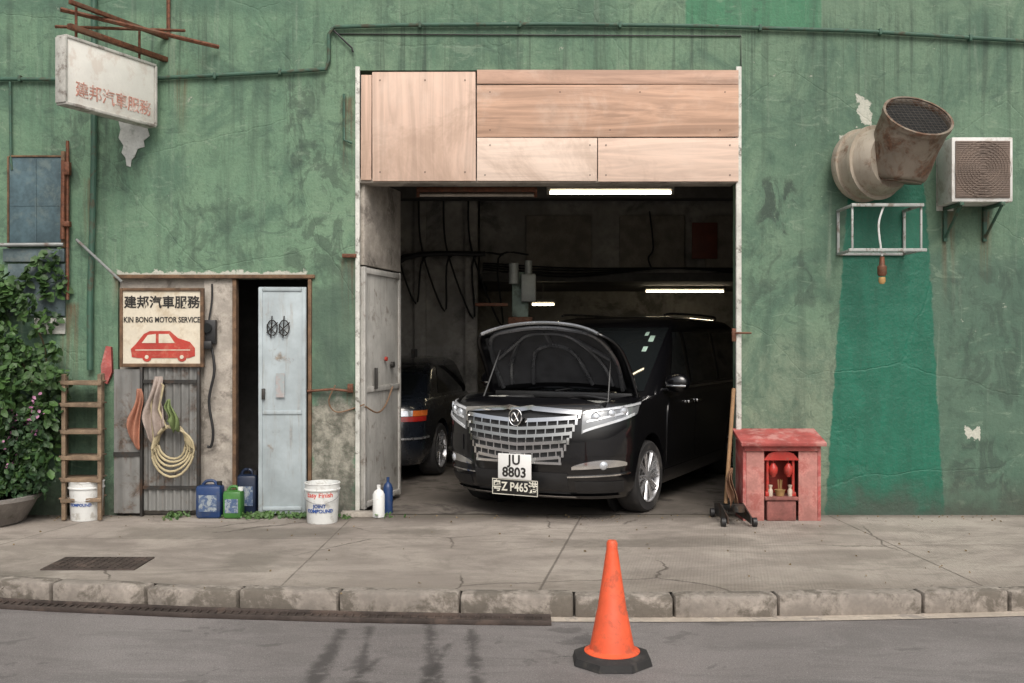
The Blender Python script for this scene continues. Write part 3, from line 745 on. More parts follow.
for a in range(6): m.cyl((cxs+.012*math.cos(a),-.25+.012*math.sin(a),.25),(cxs+.02*math.cos(a),-.25+.02*math.sin(a),.36),.002,n=5)
m.obj('incense_pot',simple('pot_gold',(.50,.33,.14),.5,.3),sh_)
m=MB()
for s_ in (-.09,.085): m.lathe([(0,0),(.02,0),(.022,.05),(.012,.07),(.02,.10),(0,.10)],(cxs+s_,-.27,.216),n=14)
m.obj('offering_cup',simple('cup_pale',(.55,.45,.36),.5),sh_,split=True)

jk=thing('trolley_jack','black trolley jack with long wooden handle beside the opening','jack',(wx(732,-.2),-.25,0))
jx=wx(731,-.3)
m=MB()
for sx in (-.10,.10):
    m.prism([(jx+sx,-.62,.03),(jx+sx,-.62,.09),(jx+sx,-.30,.16),(jx+sx,-.06,.12),(jx+sx,-.06,.03)],(.012,0,0))
m.box((jx+.006,-.1,.09),(.2,.06,.06),.008); m.box((jx+.006,-.45,.13),(.06,.36,.035),.006,(R(-14),0,0)); m.cyl((jx+.006,-.58,.13),(jx+.006,-.58,.19),.05,n=14)
m.obj('jack_frame',darksteel,jk)
for (x,y) in ((-.13,-.58),(.14,-.58),(-.13,-.10),(.14,-.10)):
    m=MB(); m.cyl((jx+x-.015,y,.04),(jx+x+.02,y,.04),.04,n=14); m.obj('wheel',blackp,jk)
m=MB(); m.cyl((wx(727,-.25),-.2,.14),(wx(733,-.02),-.05,1.17),.018,n=10); m.obj('handle',simple('handle_wood',(.34,.20,.10),.6),jk)
cloth(722,730,465,502,simple('brown_rag',(.22,.12,.07),.9),'brown rag hanging on the jack handle',y=-.22,seed=3)

def bucket(x,y,h,r,lab,txt,rot=0):
    b=thing('plastic_bucket',lab,'bucket',(x,y,0),group='white plastic buckets by the wall')
    m=MB(); m.lathe([(0,.002),(r*.86,.002),(r*.88,.01),(r*.97,h*.82),(r*1.04,h*.82),(r*1.04,h*.85),(r*.99,h*.86),(r,h*.97),(r*1.04,h*.98),(r*1.03,h),(r*.96,h),(r*.94,h*.95),(r*.82,.012),(0,.012)],(x,y,0),n=40); m.obj('bucket_body',bucket_w,b)
    m=MB(); m.tube([(x-r*1.03,y,h*.84),(x-r*.9,y-r*.6,h*.62),(x,y-r*1.1,h*.52),(x+r*.9,y-r*.6,h*.62),(x+r*1.03,y,h*.84)],.003,6,6); m.obj('bucket_handle',simple('wire_grey',(.3,.3,.3),.4,.6),b)
    for s,sz,zz,mt in txt: text(s,sz,mt,(x,y-r*.955,h*zz),parent=b,bend=r*.955,bold=.001)
bucket(-1.68,-.36,.355,.152,'white joint compound bucket with red and blue print on the pavement',[('Easy Finish',.058,.72,red_t),('JOINT',.042,.45,blue_t),('COMPOUND',.042,.33,blue_t)])
bucket(-3.83,-.22,.35,.150,'white paint bucket beside the wooden rack',[('COMPOUND',.034,.42,blue_t)])
def can(x,y,w,d,h,mat,lab):
    c=thing('jerry_can',lab,'can',(x,y,0),group='oil cans in the entrance')
    m=MB(); m.box((x,y,h*.45),(w,d,h*.9),.03); m.tube([(x-w*.3,y,h*.88),(x-w*.15,y,h*1.0),(x+w*.15,y,h*1.0),(x+w*.25,y,h*.88)],.014,8,4); m.obj('can_body',mat,c)
    m=MB(); m.cyl((x+w*.36,y,h*.88),(x+w*.36,y,h*1.0),.024,n=14); m.obj('cap',bucket_w if mat is greenp else blackp,c)
    m=MB(); m.box((x,y-d/2-.001,h*.42),(w*.7,.003,h*.45)); m.obj('printed_label',simple('can_print',(.30,.34,.36),.6,dirt=(.04,.08,.18),damt=.9,dscale=20,dth=.42),c)
bluep=simple('blue_plastic',(.012,.04,.13),.4,dirt=(.08,.09,.1),damt=.4); greenp=simple('green_plastic',(.05,.18,.035),.4,dirt=(.03,.08,.03),damt=.5); navyp=simple('navy_plastic',(.012,.022,.05),.4)
can(wx(211,-.1),-.12,.23,.16,.33,bluep,'blue plastic jerry can standing by the entrance')
can(wx(235,-.1),-.14,.17,.15,.28,greenp,'green oil can standing by the entrance')
can(wx(247,.1),.12,.20,.16,.40,navyp,'dark blue oil drum can inside the doorway')
can(wx(228,.1),.16,.16,.14,.38,bluep,'blue oil can behind the green can')
def bottle(x,y,r,h,mat,lab):
    m=MB(); m.lathe([(0,0),(r,0),(r,h*.7),(r*.75,h*.8),(r*.32,h*.86),(r*.32,h),(0,h)],(x,y,.006),n=20); tag(m.obj('plastic_bottle',mat),lab,'bottle',group='bottles by the door leaf')
bottle(wx(379,-.1),-.12,.055,.29,bucket_w,'white plastic bottle standing at the opening'); bottle(wx(388,.1),.1,.045,.33,bluep,'blue bottle standing behind the white one')
m=MB(); m.bb(wx(343),wx(376),-.14,-.03,.0,.05,.01); tag(m.obj('stone_block',conc_pale),'small concrete block on the pavement by the jamb','block')

# ------------------------------------------------------------------ projecting sign + bracket
A=Vector((-3.66,8.2-D0,0)); C=Vector((-3.24,-.12,0)); d=(C-A).normalized(); nn=Vector((d.y,-d.x,0)); mid=(A+C)/2; L=(C-A).length
lb=thing('light_box_sign','old white light box sign with faded red lettering on bracket','sign',(mid.x,mid.y,3.55))
az=math.atan2(d.y,d.x)
m=MB(); m.box((mid.x-nn.x*.05,mid.y-nn.y*.05,3.835),(L-.04,.095,.53),.004,(0,0,az)); m.obj('acrylic_face',simple('yellowed_acrylic',(.82,.80,.74),.45,var=.06,dirt=(.60,.50,.42),damt=.5,dscale=5,dth=.5),lb)
m=MB()
for z in (3.835-.275,3.835+.275): m.box((mid.x-nn.x*.05,mid.y-nn.y*.05,z),(L,.115,.025),.004,(0,0,az))
for e in (A,C): m.box((e.x-nn.x*.05,e.y-nn.y*.05,3.835),(.025,.115,.54),.004,(0,0,az))
m.obj('box_frame',simple('dirty_sign_frame',(.50,.49,.45),.6,dirt=(.13,.10,.08),damt=.7,dscale=8),lb)
text('建邦汽車服務',.140,faded_red,(mid.x+d.x*.02,mid.y+d.y*.02,3.69),(math.pi/2,0,az),parent=lb,bold=.001)
m=MB()
m.box((-3.42,-.48,4.20),(1.1,.045,.045),.003,(0,0,az)); m.box((-3.40,-.46,4.40),(1.15,.035,.035),.003,(0,0,az))
m.tube([(-3.78,-.85,4.38),(-2.69,-.05,4.30)],.020,6); m.tube([(-3.8,-.9,4.22),(-3.0,-.05,4.45)],.014,6); m.tube([(-3.15,-.05,4.42),(-3.15,-.05,4.85)],.018,6)
for s in (.15,.85):
    p=A.lerp(C,s); m.cyl((p.x-nn.x*.05,p.y-nn.y*.05,4.12),(p.x-nn.x*.05,p.y-nn.y*.05,4.42),.012,n=8)
m.obj('bracket',rusty,lb,split=True)

# ------------------------------------------------------------------ exhaust duct
du=thing('exhaust_duct','large weathered metal exhaust duct with mesh mouth on a steel bracket','exhaust duct',(3.3,-.3,3.2))
P0=Vector((3.18,-.0,3.21)); aD=Vector((.42,-.90,.0)).normalized(); P1=P0+aD*.42
m=MB(); m.loft([m.ring(P0,aD,.31,40),m.ring(P0+aD*.14,aD,.31,40),m.ring(P0+aD*.36,aD,.29,40),m.ring(P1,aD,.25,40)],cap=True); m.obj('wall_drum',galv,du)
m=MB()
for q in (.05,.22):
    m.loft([m.ring(P0+aD*(q),aD,.300,40),m.ring(P0+aD*q,aD,.335,40),m.ring(P0+aD*(q+.035),aD,.335,40),m.ring(P0+aD*(q+.035),aD,.300,40)],cap=False)
m.obj('drum_flange',galv,du,split=True)
Q0=Vector((3.42,-.36,3.02)); Q1=Vector((3.50,-.60,3.54)); aM=Vector((.10,-.70,.70)).normalized()
pth=catmull([Q0,Vector((3.44,-.38,3.16)),Vector((3.46,-.46,3.36)),Q1],5)
m=MB(); rings=[]; N_=len(pth)
for i,p in enumerate(pth):
    t=i/(N_-1); a=(Vector((.12,-.12,1)).normalized()*(1-t)+aM*t).normalized()
    u=a.cross(Vector((0,1,0))).normalized(); v=a.cross(u); r=.20+.090*min(1,t*1.35)**.6
    rings.append([p+r*(u*math.cos(2*math.pi*k/40)+v*math.sin(2*math.pi*k/40)) for k in range(40)])
m.loft(rings,cap=False); m.add(rings[0],[tuple(range(40))]); body=m.obj('duct_mouth_body',duct_rust,du); mod=body.modifiers.new('s','SOLIDIFY'); mod.thickness=.008; mod.offset=-1
m=MB(); e=pth[-1]; m.loft([m.ring(e-aM*.03,aM,.289,40),m.ring(e-aM*.03,aM,.303,40),m.ring(e+aM*.012,aM,.303,40),m.ring(e+aM*.012,aM,.281,40)],cap=False); m.obj('mouth_rim',duct_rust,du)
u=aM.cross(Vector((0,0,1))).normalized(); v=aM.cross(u); m=MB(); e=pth[-1]-aM*.004
for k in range(-6,7):
    o=k*.042; h=math.sqrt(max(0,.281**2-o*o))
    m.cyl(e+u*o-v*h,e+u*o+v*h,.0022,n=5); m.cyl(e+v*o-u*h,e+v*o+u*h,.0022,n=5)
m.obj('wire_mesh',simple('mesh_wire',(.09,.08,.07),.5,.4),du)
m=MB(); q=pth[-2]-aM*.02; m.loft([m.ring(q,aM,.272,36),m.ring(q+aM*.004,aM,.272,36)]); m.obj('duct_mouth_shade',simple('mouth_shade_black',(.008,.008,.008),.95),du)  # black disc added behind the mesh, painting the shade inside the mouth
m=MB(); yv=-.42
zb=wz(250,yv); zt=wz(205,yv)
x0,x1=wx(853,yv),wx(922,yv)
for x in (x0,x1):
    m.box((x,yv/2,zb),(.024,-yv,.024),.003); m.box((x,yv/2,zt),(.024,-yv,.024),.003); m.box((x,-.02,(zb+zt)/2),(.024,.024,zt-zb),.003); m.box((x,yv+.02,(zb+zt)/2),(.018,.018,zt-zb-.03),.003)
m.box(((x0+x1)/2,yv,zb),(x1-x0+.08,.028,.028),.003); m.box(((x0+x1)/2,yv,zt),(x1-x0+.03,.028,.028),.003); m.box(((x0+x1)/2,-.02,zb),(x1-x0-.03,.022,.026),.003)
m.obj('bracket_bar',simple('pale_bracket_steel',(.40,.42,.40),.6,.2,dirt=(.14,.09,.06),damt=.7,dscale=12),du,split=True)
ln=thing('hanging_lamp','small rusty bulkhead lamp hanging below the duct bracket','lamp',(wx(882,-.4),-.4,wz(290)))
lx,ly=wx(882,-.4),-.4
m=MB(); m.tube([(lx,ly,wz(256,ly)),(lx-.03,ly,wz(225,ly)),(lx+.02,ly,wz(205,ly))],.009,6,5); m.obj('cable',bucket_w,ln)
m=MB(); m.lathe([(0,.17),(.02,.17),(.025,.10),(.04,.08),(.04,.02),(.03,0),(0,0)],(lx,ly,wz(276,ly)),n=16); m.obj('lamp_body',rusty,ln)
m=MB(); m.lathe([(0,.06),(.028,.06),(.03,.02),(.018,0),(0,0)],(lx,ly,wz(284,ly)),n=16); m.obj('lamp_glass',simple('amber_glass',(.5,.3,.12),.2),ln)

# ------------------------------------------------------------------ AC unit
ac=thing('air_conditioner_unit','boxy white air conditioner outdoor unit with brown grille on green brackets','air conditioner',(4.17,-.18,2.84))
ax0,ax1,az0,az1=3.905,4.45,2.84,3.415
m=MB(); m.bb(ax0,ax1,-.34,-.03,az0,az1,.012); m.obj('casing',simple('ac_casing',(.66,.65,.62),.5,var=.08,dirt=(.3,.25,.19),damt=.5,dscale=5),ac)
m=MB(); cx,cz=(ax0+ax1)/2,(az0+az1)/2
m.bb(ax0+.03,ax1-.03,-.352,-.340,az0+.035,az1-.035,.004); m.obj('grille_panel',simple('rusty_brown_grille',(.17,.125,.10),.7,var=.3,scale=3),ac)
m=MB()
for k in range(30):
    z=az0+.05+k*.0165; m.box((cx,-.355,z),(ax1-ax0-.08,.004,.005))
for k in range(9): m.tube([(cx+(.04+.026*k)*math.cos(t),-.359,cz+(.04+.026*k)*math.sin(t)) for t in np.linspace(0,2*math.pi,30)],.0025,4)
m.obj('grille_wires',simple('brown_wire',(.24,.185,.15),.6),ac)
for x in (ax0+.08,ax1-.1):
    m=MB(); m.box((x,-.19,az0-.018),(.035,.36,.03),.003); m.box((x,-.018,az0-.16),(.035,.03,.32),.003); m.tube([(x,-.34,az0-.03),(x,-.03,az0-.28)],.014,6)
    m.obj('bracket',green_pipe,ac)
m=MB(); m.bb(wx(936),wx(953),-.012,-.002,wz(211),wz(155),.002); m.obj('wall_patch_panel',frame_white,ac)

# ------------------------------------------------------------------ traffic cone
cn=thing('traffic_cone','orange traffic cone with black rubber base on the road','traffic cone',(.54,-3.82,-.128))
cx,cy,cz=.54,-3.82,-.128
m=MB(); rr=.225; pts=[(cx+rr*math.cos(R(22.5+45*i)),cy+rr*math.sin(R(22.5+45*i)),cz+.002) for i in range(8)]
p2=[(cx+(rr-.012)*math.cos(R(22.5+45*i)),cy+(rr-.012)*math.sin(R(22.5+45*i)),cz+.04) for i in range(8)]
p3=[(cx+(rr-.06)*math.cos(R(22.5+45*i)),cy+(rr-.06)*math.sin(R(22.5+45*i)),cz+.058) for i in range(8)]
m.loft([pts,p2,p3]); m.obj('base',rubber,cn,ang=20)
m=MB(); m.lathe([(.150,.045),(.150,.062),(.122,.075),(.118,.09),(.083,.27),(.080,.275),(.035,.58),(.032,.60),(.030,.61),(.030,.64),(.022,.655),(.0,.657)],(cx,cy,cz),n=48); m.obj('cone_body',orange,cn)

# ------------------------------------------------------------------ hull class for vehicles
class Hull:
    def __init__(s,lv,n=3.,cf=.5,cr=.4):
        s.lv=np.array(lv,float); s.n=n; s.cf=cf; s.cr=cr; s.c={}
    def half(s,z):
        k=round(z,4)
        if k in s.c: return s.c[k]
        L=s.lv; hw,yf,yr=[np.interp(z,L[:,0],L[:,i]) for i in (1,2,3)]
        P=[]
        for i in range(25):
            th=math.pi/2*i/24; P.append((hw*math.sin(th)**(2/s.n), yf+s.cf*(1-math.cos(th)**(2/s.n)) if i<24 else yf+s.cf))
        y0,y1=yf+s.cf,yr-s.cr
        for i in range(1,24): P.append((hw,y0+(y1-y0)*i/24))
        for i in range(17):
            th=math.pi/2*(1-i/16); P.append((hw*math.sin(th)**(2/s.n) if i<16 else 0, yr-s.cr*(1-math.cos(th)**(2/s.n)) if i>0 else yr-s.cr))
        P=np.array(P); seg=np.hypot(*np.diff(P,axis=0).T); cum=np.concatenate([[0],np.cumsum(seg)])
        s.c[k]=(P,cum); return s.c[k]
    def pt(s,t,z):
        P,cum=s.half(z); a=abs(t); i=int(np.searchsorted(cum,a,side='right')-1); i=max(0,min(i,len(P)-2))
        f=(a-cum[i])/max(1e-9,cum[i+1]-cum[i]); p=P[i]*(1-f)+P[i+1]*f
        q0=P[max(i-1,0)] if f<.5 else P[i]; q1=P[i+1] if f<.5 else P[min(i+2,len(P)-1)]
        T_=q1-q0
        if i==0 and f<.5: T_=np.array([1.,0.])
        T_=T_/max(1e-9,np.hypot(*T_)); nx,ny=T_[1],-T_[0]
        sg_=1 if t>=0 else -1
        return p[0]*sg_,p[1],nx*sg_,ny
    def tside(s,y,z):
        P,cum=s.half(z); i=int(np.searchsorted(P[:,1],y)); i=max(1,min(i,len(P)-1))
        f=(y-P[i-1,1])/max(1e-9,P[i,1]-P[i-1,1]); return cum[i-1]+(cum[i]-cum[i-1])*f
    def mesh(s,m,sub=2):
        zs=[]; L=s.lv[:,0]
        for a,b in zip(L[:-1],L[1:]): zs+=[a+(b-a)*k/sub for k in range(sub)]
        zs.append(L[-1]); rings=[]
        for z in zs:
            P,_=s.half(z); pos=[(x,y,z) for x,y in P]; neg=[(-x,y,z) for x,y in P[1:-1][::-1]]
            rings.append(pos+neg)
        m.loft(rings); return m
def boolean(o,cut):
    md=o.modifiers.new('b','BOOLEAN'); md.operation='DIFFERENCE'; md.solver='EXACT'; md.object=cut
    bpy.context.view_layer.update()
    me=bpy.data.meshes.new_from_object(o.evaluated_get(bpy.context.evaluated_depsgraph_get()))
    o.modifiers.clear(); o.data=me; bpy.data.objects.remove(cut)
    bm=bmesh.new(); bm.from_mesh(me); finish(bm,True,32); bm.to_mesh(me); bm.free()
def make_wheel(root,x,y,r,side,spokes=10,name='wheel',steer=0):
    w=bpy.data.objects.new(name,None); w.empty_display_size=.1; COL.objects.link(w); w.location=(x,y,r+.006); w.rotation_euler=(0,0,steer); par(w,root,False)
    s=side
    m=MB(); m.lathe([(r*.70,-.105),(r*.93,-.11),(r*.985,-.09),(r,-.06),(r,.06),(r*.985,.09),(r*.93,.11),(r*.70,.105)],axis=(s,0,0),n=48); m.obj('tyre',rubber,w,False)
    m=MB(); m.lathe([(r*.70,.100),(r*.72,.112),(r*.69,.112),(r*.66,.09),(r*.64,.0),(r*.64,-.09)],axis=(s,0,0),n=48)
    for k in range(spokes):
        for da in (-.09,.09):
            a=2*math.pi*k/spokes+da
            p0=Vector((s*.088,math.cos(a-da*.3)*r*.13,math.sin(a-da*.3)*r*.13)); p1=Vector((s*.098,math.cos(a)*r*.67,math.sin(a)*r*.67))
            m.cyl(p0,p1,.013,.010,n=6)
    m.lathe([(0,.105),(.035,.104),(.06,.09),(.06,.05),(0,.05)],axis=(s,0,0),n=20)
    m.obj('rim',alloy,w,False)
    m=MB(); m.lathe([(0,.02),(r*.62,.02),(r*.62,.0),(0,0)],axis=(s,0,0),n=32); m.obj('brake_disc',darksteel,w,False)
    return w
# ------------------------------------------------------------------ van
VA=-27
van=thing('people_carrier_van','glossy black people carrier with raised bonnet and big chrome grille','van',(.057,-.28,0),R(VA))
LV=[(.20,.84,.14,4.86),(.28,.885,.05,4.90),(.36,.905,.015,4.92),(.50,.92,.0,4.93),(.72,.925,.0,4.93),(.90,.925,.02,4.92),(.99,.922,.055,4.91),(1.05,.912,.11,4.9),(1.09,.895,.19,4.89)]
hl=Hull(LV,2.7,.62,.3)
m=MB(); hl.mesh(m); body=m.obj('body',PAINT,van,False)
c=MB()
for y in (.93,3.93):
    for s_ in (1,-1): c.cyl((s_*.62,y,.36),(s_*1.1,y,.36),.385,n=48)
c.bb(-.74,.74,.235,1.02,.50,1.4)
cut=c.obj('cut',None); cut.matrix_world=van.matrix_basis
boolean(body,cut)
GL=[(1.06,.885,.98,4.86),(1.14,.875,1.08,4.86),(1.30,.85,1.27,4.84),(1.50,.815,1.52,4.80),(1.68,.775,1.76,4.75),(1.77,.745,1.92,4.70),(1.83,.69,2.12,4.6),(1.87,.60,2.4,4.4),(1.885,.4,2.8,4.1)]
gh=Hull(GL,3.2,.45,.25)
m=MB(); gh.mesh(m); m.obj('cabin',PAINT,van,False)
m=MB(); m.patch(gh,-.78,.78,1.12,1.745,30,8,.008,.012); m.obj('windscreen',GLASS,van,False)
for s_ in (1,-1):
    for (ya,yb,yat,ybt) in ((1.62,2.25,2.05,2.25),(2.36,3.35,2.36,3.35),(3.46,4.45,3.46,4.40)):
        m=MB()
        def fw(u,v,ya=ya,yb=yb,yat=yat,ybt=ybt,s_=s_):
            z=1.17+(1.70-1.17)*v; y=(ya+(yat-ya)*v)*(1-u)+(yb+(ybt-yb)*v)*u
            t=gh.tside(y,z); x,yy,nx,ny=gh.pt(t*s_,z); return (x+nx*.006,yy+ny*.006,z)
        m.grid(fw,10,6); o=m.obj('side_window',GLASS,van,False,ang=80)
    m=MB()
    m.patch(gh,s_*gh.tside(1.5,1.13),s_*gh.tside(4.6,1.13),1.115,1.14,30,1,.010,.014); m.obj('window_trim',chrome,van,False)
    for (ya,yb,yh,nm_) in ((1.38,2.30,2.12,'door'),(2.315,3.42,2.42,'sliding_door')):
        m=MB(); m.patch(hl,s_*hl.tside(ya,.7),s_*hl.tside(yb,.7),.40,1.05,10,8,.007,.012); dd=m.obj(nm_,PAINT,van,False)
        m=MB(); m.box((s_*.942,yh,.98),(.025,.18,.03),.008); hh_=m.obj('handle',chrome,dd,False)
    m=MB(); m.patch(hl,s_*hl.tside(1.33,.3),s_*hl.tside(3.5,.3),.22,.36,10,2,.02,.03); m.obj('side_skirt',PAINT,van,False)
    mr=bpy.data.objects.new('wing_mirror',None); COL.objects.link(mr); par(mr,van,False); mr.location=(s_*1.02,1.42,1.2)
    m=MB(); bmesh.ops.create_uvsphere(m.bm,u_segments=20,v_segments=12,radius=1,matrix=Matrix.Diagonal((.13,.08,.095,1))); m.obj('mirror_shell',PAINT,mr,False)
    m=MB(); m.box((0,.035,0),(.21,.09,.14),.03); m.box((-s_*.1,.01,-.07),(.12,.05,.03),.01); m.obj('mirror_base',PAINT,mr,False)
    m=MB(); m.box((s_*.01,-.074,-.03),(.20,.015,.018),.005); m.obj('mirror_trim',chrome,mr,False)
m=MB()
for s_ in (1,-1): m.tube([(s_*.60,2.3,1.885),(s_*.62,2.6,1.905),(s_*.62,4.0,1.905),(s_*.6,4.3,1.88)],.014,6,4)
m.obj('roof_rail',blackp,van,False,split=True)
m=MB(); m.tube([(-.1,1.02,1.11),(.25,1.10,1.17),(.62,1.16,1.19)],.010,6,4); m.tube([(-.62,1.08,1.12),(-.3,1.05,1.15),(.05,1.09,1.17)],.010,6,4); m.obj('wiper',blackp,van,False,split=True)
m=MB()
for (t_,z_,w_,h_) in ((.62,1.60,.05,.06),(.56,1.66,.035,.04),(.60,1.50,.045,.05)): m.patch(gh,t_,t_+w_,z_,z_+h_,2,2,.0105,.002)
m.obj('licence_sticker',simple('green_white_sticker',(.36,.50,.43),.6),van,False,split=True)
m=MB()
for y in (.93,3.93):
    for s_ in (1,-1): m.cyl((s_*.625,y,.36),(s_*.60,y,.36),.38,n=40)
m.obj('arch_liner',blackp,van,False,split=True)
for s_ in (1,-1):
    make_wheel(van,s_*.80,.93,.335,s_,10,steer=R(-4)); make_wheel(van,s_*.80,3.93,.335,s_,10)
gt_top=lambda t:1.035-.035*abs(t)/.55 if abs(t)>.12 else 1.035-.02*(1-abs(t)/.12)
def ghw(z): return .565-.16*max(0,(.98-z)/.42)**1.1
m=MB()
def fgr(u,v):
    z=.555+(1.02-.555)*v; w=ghw(z); t=-w+2*w*u; x,y,nx,ny=hl.pt(t,z); return (x+nx*.006,y+ny*.006,z)
m.grid(fgr,30,10); m.obj('grille_recess',blackp,van,False)
m=MB()
zs=[.575,.645,.715,.785,.855,.925]
for k,z in enumerate(zs):
    w=ghw(z)-.01; f=lambda t,z=z,w=w:z-.030*(1-abs(t)/w)+.012*(abs(t)/w)**2
    h_=.014 if k<5 else .017
    m.patch(hl,-w,w,lambda t:f(t)-h_,lambda t:f(t)+h_,36,1,.034,.03)
nv=11
for k in range(nv):
    xk=-1+2*(k+.5)/nv
    for a,b in zip(zs[:-1],zs[1:]):
        za=(a+b)/2; t=xk*(ghw(za)-.02); dz=-.030*(1-abs(xk)); m.patch(hl,t-.005,t+.005,a+dz,b+dz+.005,1,3,.028,.022)
m.patch(hl,-.57,.57,lambda t:gt_top(t)-.04,gt_top,40,2,.046,.05)
m.patch(hl,-.42,.42,.520,.542,30,1,.040,.04)
for s_ in (1,-1):
    for i in range(8):
        z0=.53+i*.057; z1=z0+.058
        t0=s_*ghw((z0+z1)/2); m.patch(hl,t0-.010,t0+.010,z0,z1,1,2,.042,.04)
m.obj('chrome_grille',chrome,van,False)
m=MB(); pts=[(.062*math.sin(a),-.060,.935+.066*math.cos(a)*(1.0 if math.cos(a)>0 else 1.25)) for a in np.linspace(0,2*math.pi,28)[:-1]]
m.prism(pts,(0,.025,0)); eb_=m.obj('emblem_backing',blackp,van,False)
m=MB(); m.tube([(p[0],-.062,p[2]) for p in pts]+[(pts[0][0],-.062,pts[0][2])],.0045,6)
m.tube([(.040,-.064,.980),(.012,-.064,.925),(-.012,-.064,.892),(-.034,-.064,.905),(-.034,-.064,.950),(-.012,-.064,.965),(.010,-.064,.930),(.030,-.064,.893)],.0065,6,5); m.obj('emblem',chrome,van,False)
for s_ in (1,-1):
    hd=bpy.data.objects.new('headlight',None); COL.objects.link(hd); par(hd,van,False)
    ta,tb=.585,1.18
    q=lambda t:(abs(t)-ta)/(tb-ta)
    lo=lambda t:.79+.165*q(t)**.8+.03*(q(t)>.97); hi=lambda t:.985+.07*q(t)**.7
    m=MB(); m.patch(hl,s_*ta,s_*tb,lo,hi,26,6,.012,.02); m.obj('lamp_lens',lens,hd,False)
    m=MB(); m.patch(hl,s_*ta,s_*tb,lambda t:hi(t)-.022,lambda t:hi(t)-.004,26,1,.022,.02)
    m.patch(hl,s_*(ta+.01),s_*(tb-.08),lambda t:lo(t)+.004,lambda t:lo(t)+.026,26,1,.022,.02)
    m.patch(hl,s_*(ta+.04),s_*(tb-.22),lambda t:(lo(t)+hi(t))/2-.012,lambda t:(lo(t)+hi(t))/2+.006,20,1,.020,.02); m.obj('lamp_trim',simple('bright_lamp_trim',(.80,.82,.85),.2,.4,bump=0),hd,False)
    for t_ in (.70,.84,.96):
        m=MB(); z_=(lo(t_)+hi(t_))/2+.012; x,y,nx,ny=hl.pt(s_*t_,z_); m.lathe([(.0,.012),(.02,.010),(.036,.0),(.042,.006),(.046,-.01)],(x+nx*.016,y+ny*.016,z_),axis=(nx,ny,0),n=20)
        m.obj('projector',projector,hd,False)
    q2=lambda t:(abs(t)-.50)/(1.02-.50)
    m=MB(); m.patch(hl,s_*.50,s_*1.02,lambda t:.475+.03*q2(t),lambda t:.50+.045*math.sin(min(1,q2(t))*math.pi)**.7+.03*q2(t),20,2,.014,.018)
    m.obj('bumper_chrome_trim',chrome,van,False)
    m=MB(); m.patch(hl,s_*.46,s_*1.08,lambda t:.405+.02*q2(t),lambda t:.417+.02*q2(t),20,1,.014,.018); m.obj('bumper_chrome_strip',chrome,van,False)
    m=MB(); x,y,nx,ny=hl.pt(s_*.78,.515); m.lathe([(0,.016),(.022,.014),(.034,.006),(.038,.0)],(x+nx*.012,y+ny*.012,.515),axis=(nx,ny,0),n=24); m.obj('fog_lamp',projector,van,False)
    m=MB(); m.patch(hl,s_*.62,s_*1.1,.60,.74,16,2,.010,.012); m.obj('bumper_crease',PAINT,van,False)
    m=MB(); m.patch(hl,s_*.52,s_*.98,.26,.37,16,2,.008,.012); m.obj('bumper_vent',blackp,van,False)
m=MB(); m.patch(hl,-.46,.46,.25,.44,20,3,.008,.014); m.obj('lower_intake',blackp,van,False)
m=MB(); m.patch(hl,-.9,.9,.205,.235,30,1,.03,.04); m.obj('bumper_lip',PAINT,van,False)
m=MB(); m.patch(hl,-.5,.5,.222,.232,30,1,.045,.02); m.obj('lip_trim',chrome,van,False)
pw=simple('plate_white',(.78,.78,.76),.4,var=.04); pb=simple('plate_black',(.012,.012,.012),.4); pl=simple('plate_cream_lettering',(.74,.72,.62),.5)
m=MB(); m.box((0,-.075,.49),(.33,.012,.225),.006); m.obj('number_plate',pw,van,False,label='white two line number plate')
m=MB(); m.bb(-.12,.12,-.068,.0,.42,.56); m.bb(-.18,.18,-.058,.0,.26,.36); m.obj('plate_holder',blackp,van,False,split=True)
text('JU',.120,signblack,(0,-.083,.546),parent=van,world=False,bold=.003,space=1.1)
text('8803',.120,signblack,(0,-.083,.436),parent=van,world=False,bold=.003)
m=MB(); m.box((0,-.065,.305),(.46,.010,.145),.005); m.obj('number_plate',pb,van,False,label='black cross border number plate with pale lettering')
m=MB()
m.box((0,-.0715,.238),(.45,.003,.006)); m.box((0,-.0715,.372),(.45,.003,.006))
for x in (-.223,.223): m.box((x,-.0715,.305),(.006,.003,.127))
m.obj('plate_border',pl,van,False)
text('粤Z P465港',.108,pl,(0,-.072,.305),parent=van,world=False,bold=.0018,sx=.84)
Hh=Vector((0,1.0,1.10)); oa=R(53); vd=Vector((0,-math.cos(oa),math.sin(oa))); nv_=Vector((0,math.sin(oa),math.cos(oa)))
def hood(u,v,off=0,su=1,v0=0,v1=1):
    vv=v0+(v1-v0)*v; uu=(u*2-1)*su
    hw=.80*(1-.07*vv)*(1-.16*vv**7)
    cr=.085*(1-uu*uu)-.045*abs(uu)**5-.09*vv**4+.03*math.sin(vv*math.pi)
    return Hh+Vector((uu*hw,0,0))+vd*(vv*.86-.05*vv*uu*uu)+nv_*(cr+off)
hb=bpy.data.objects.new('bonnet',None); COL.objects.link(hb); par(hb,van,False)
m=MB(); m.grid(lambda u,v:hood(u,v),30,24); o=m.obj('bonnet_skin',PAINT,hb,False,ang=180); md=o.modifiers.new('s','SOLIDIFY'); md.thickness=.022; md.offset=-1
m=MB(); m.grid(lambda u,v:hood(u,v,-.045,.86,.10,.88),24,20); o=m.obj('bonnet_liner',simple('bonnet_liner_felt',(.045,.046,.05),.75,var=.3,scale=10),hb,False,ang=180)
m=MB()
def hp(u,v): return hood(u,v,-.05)
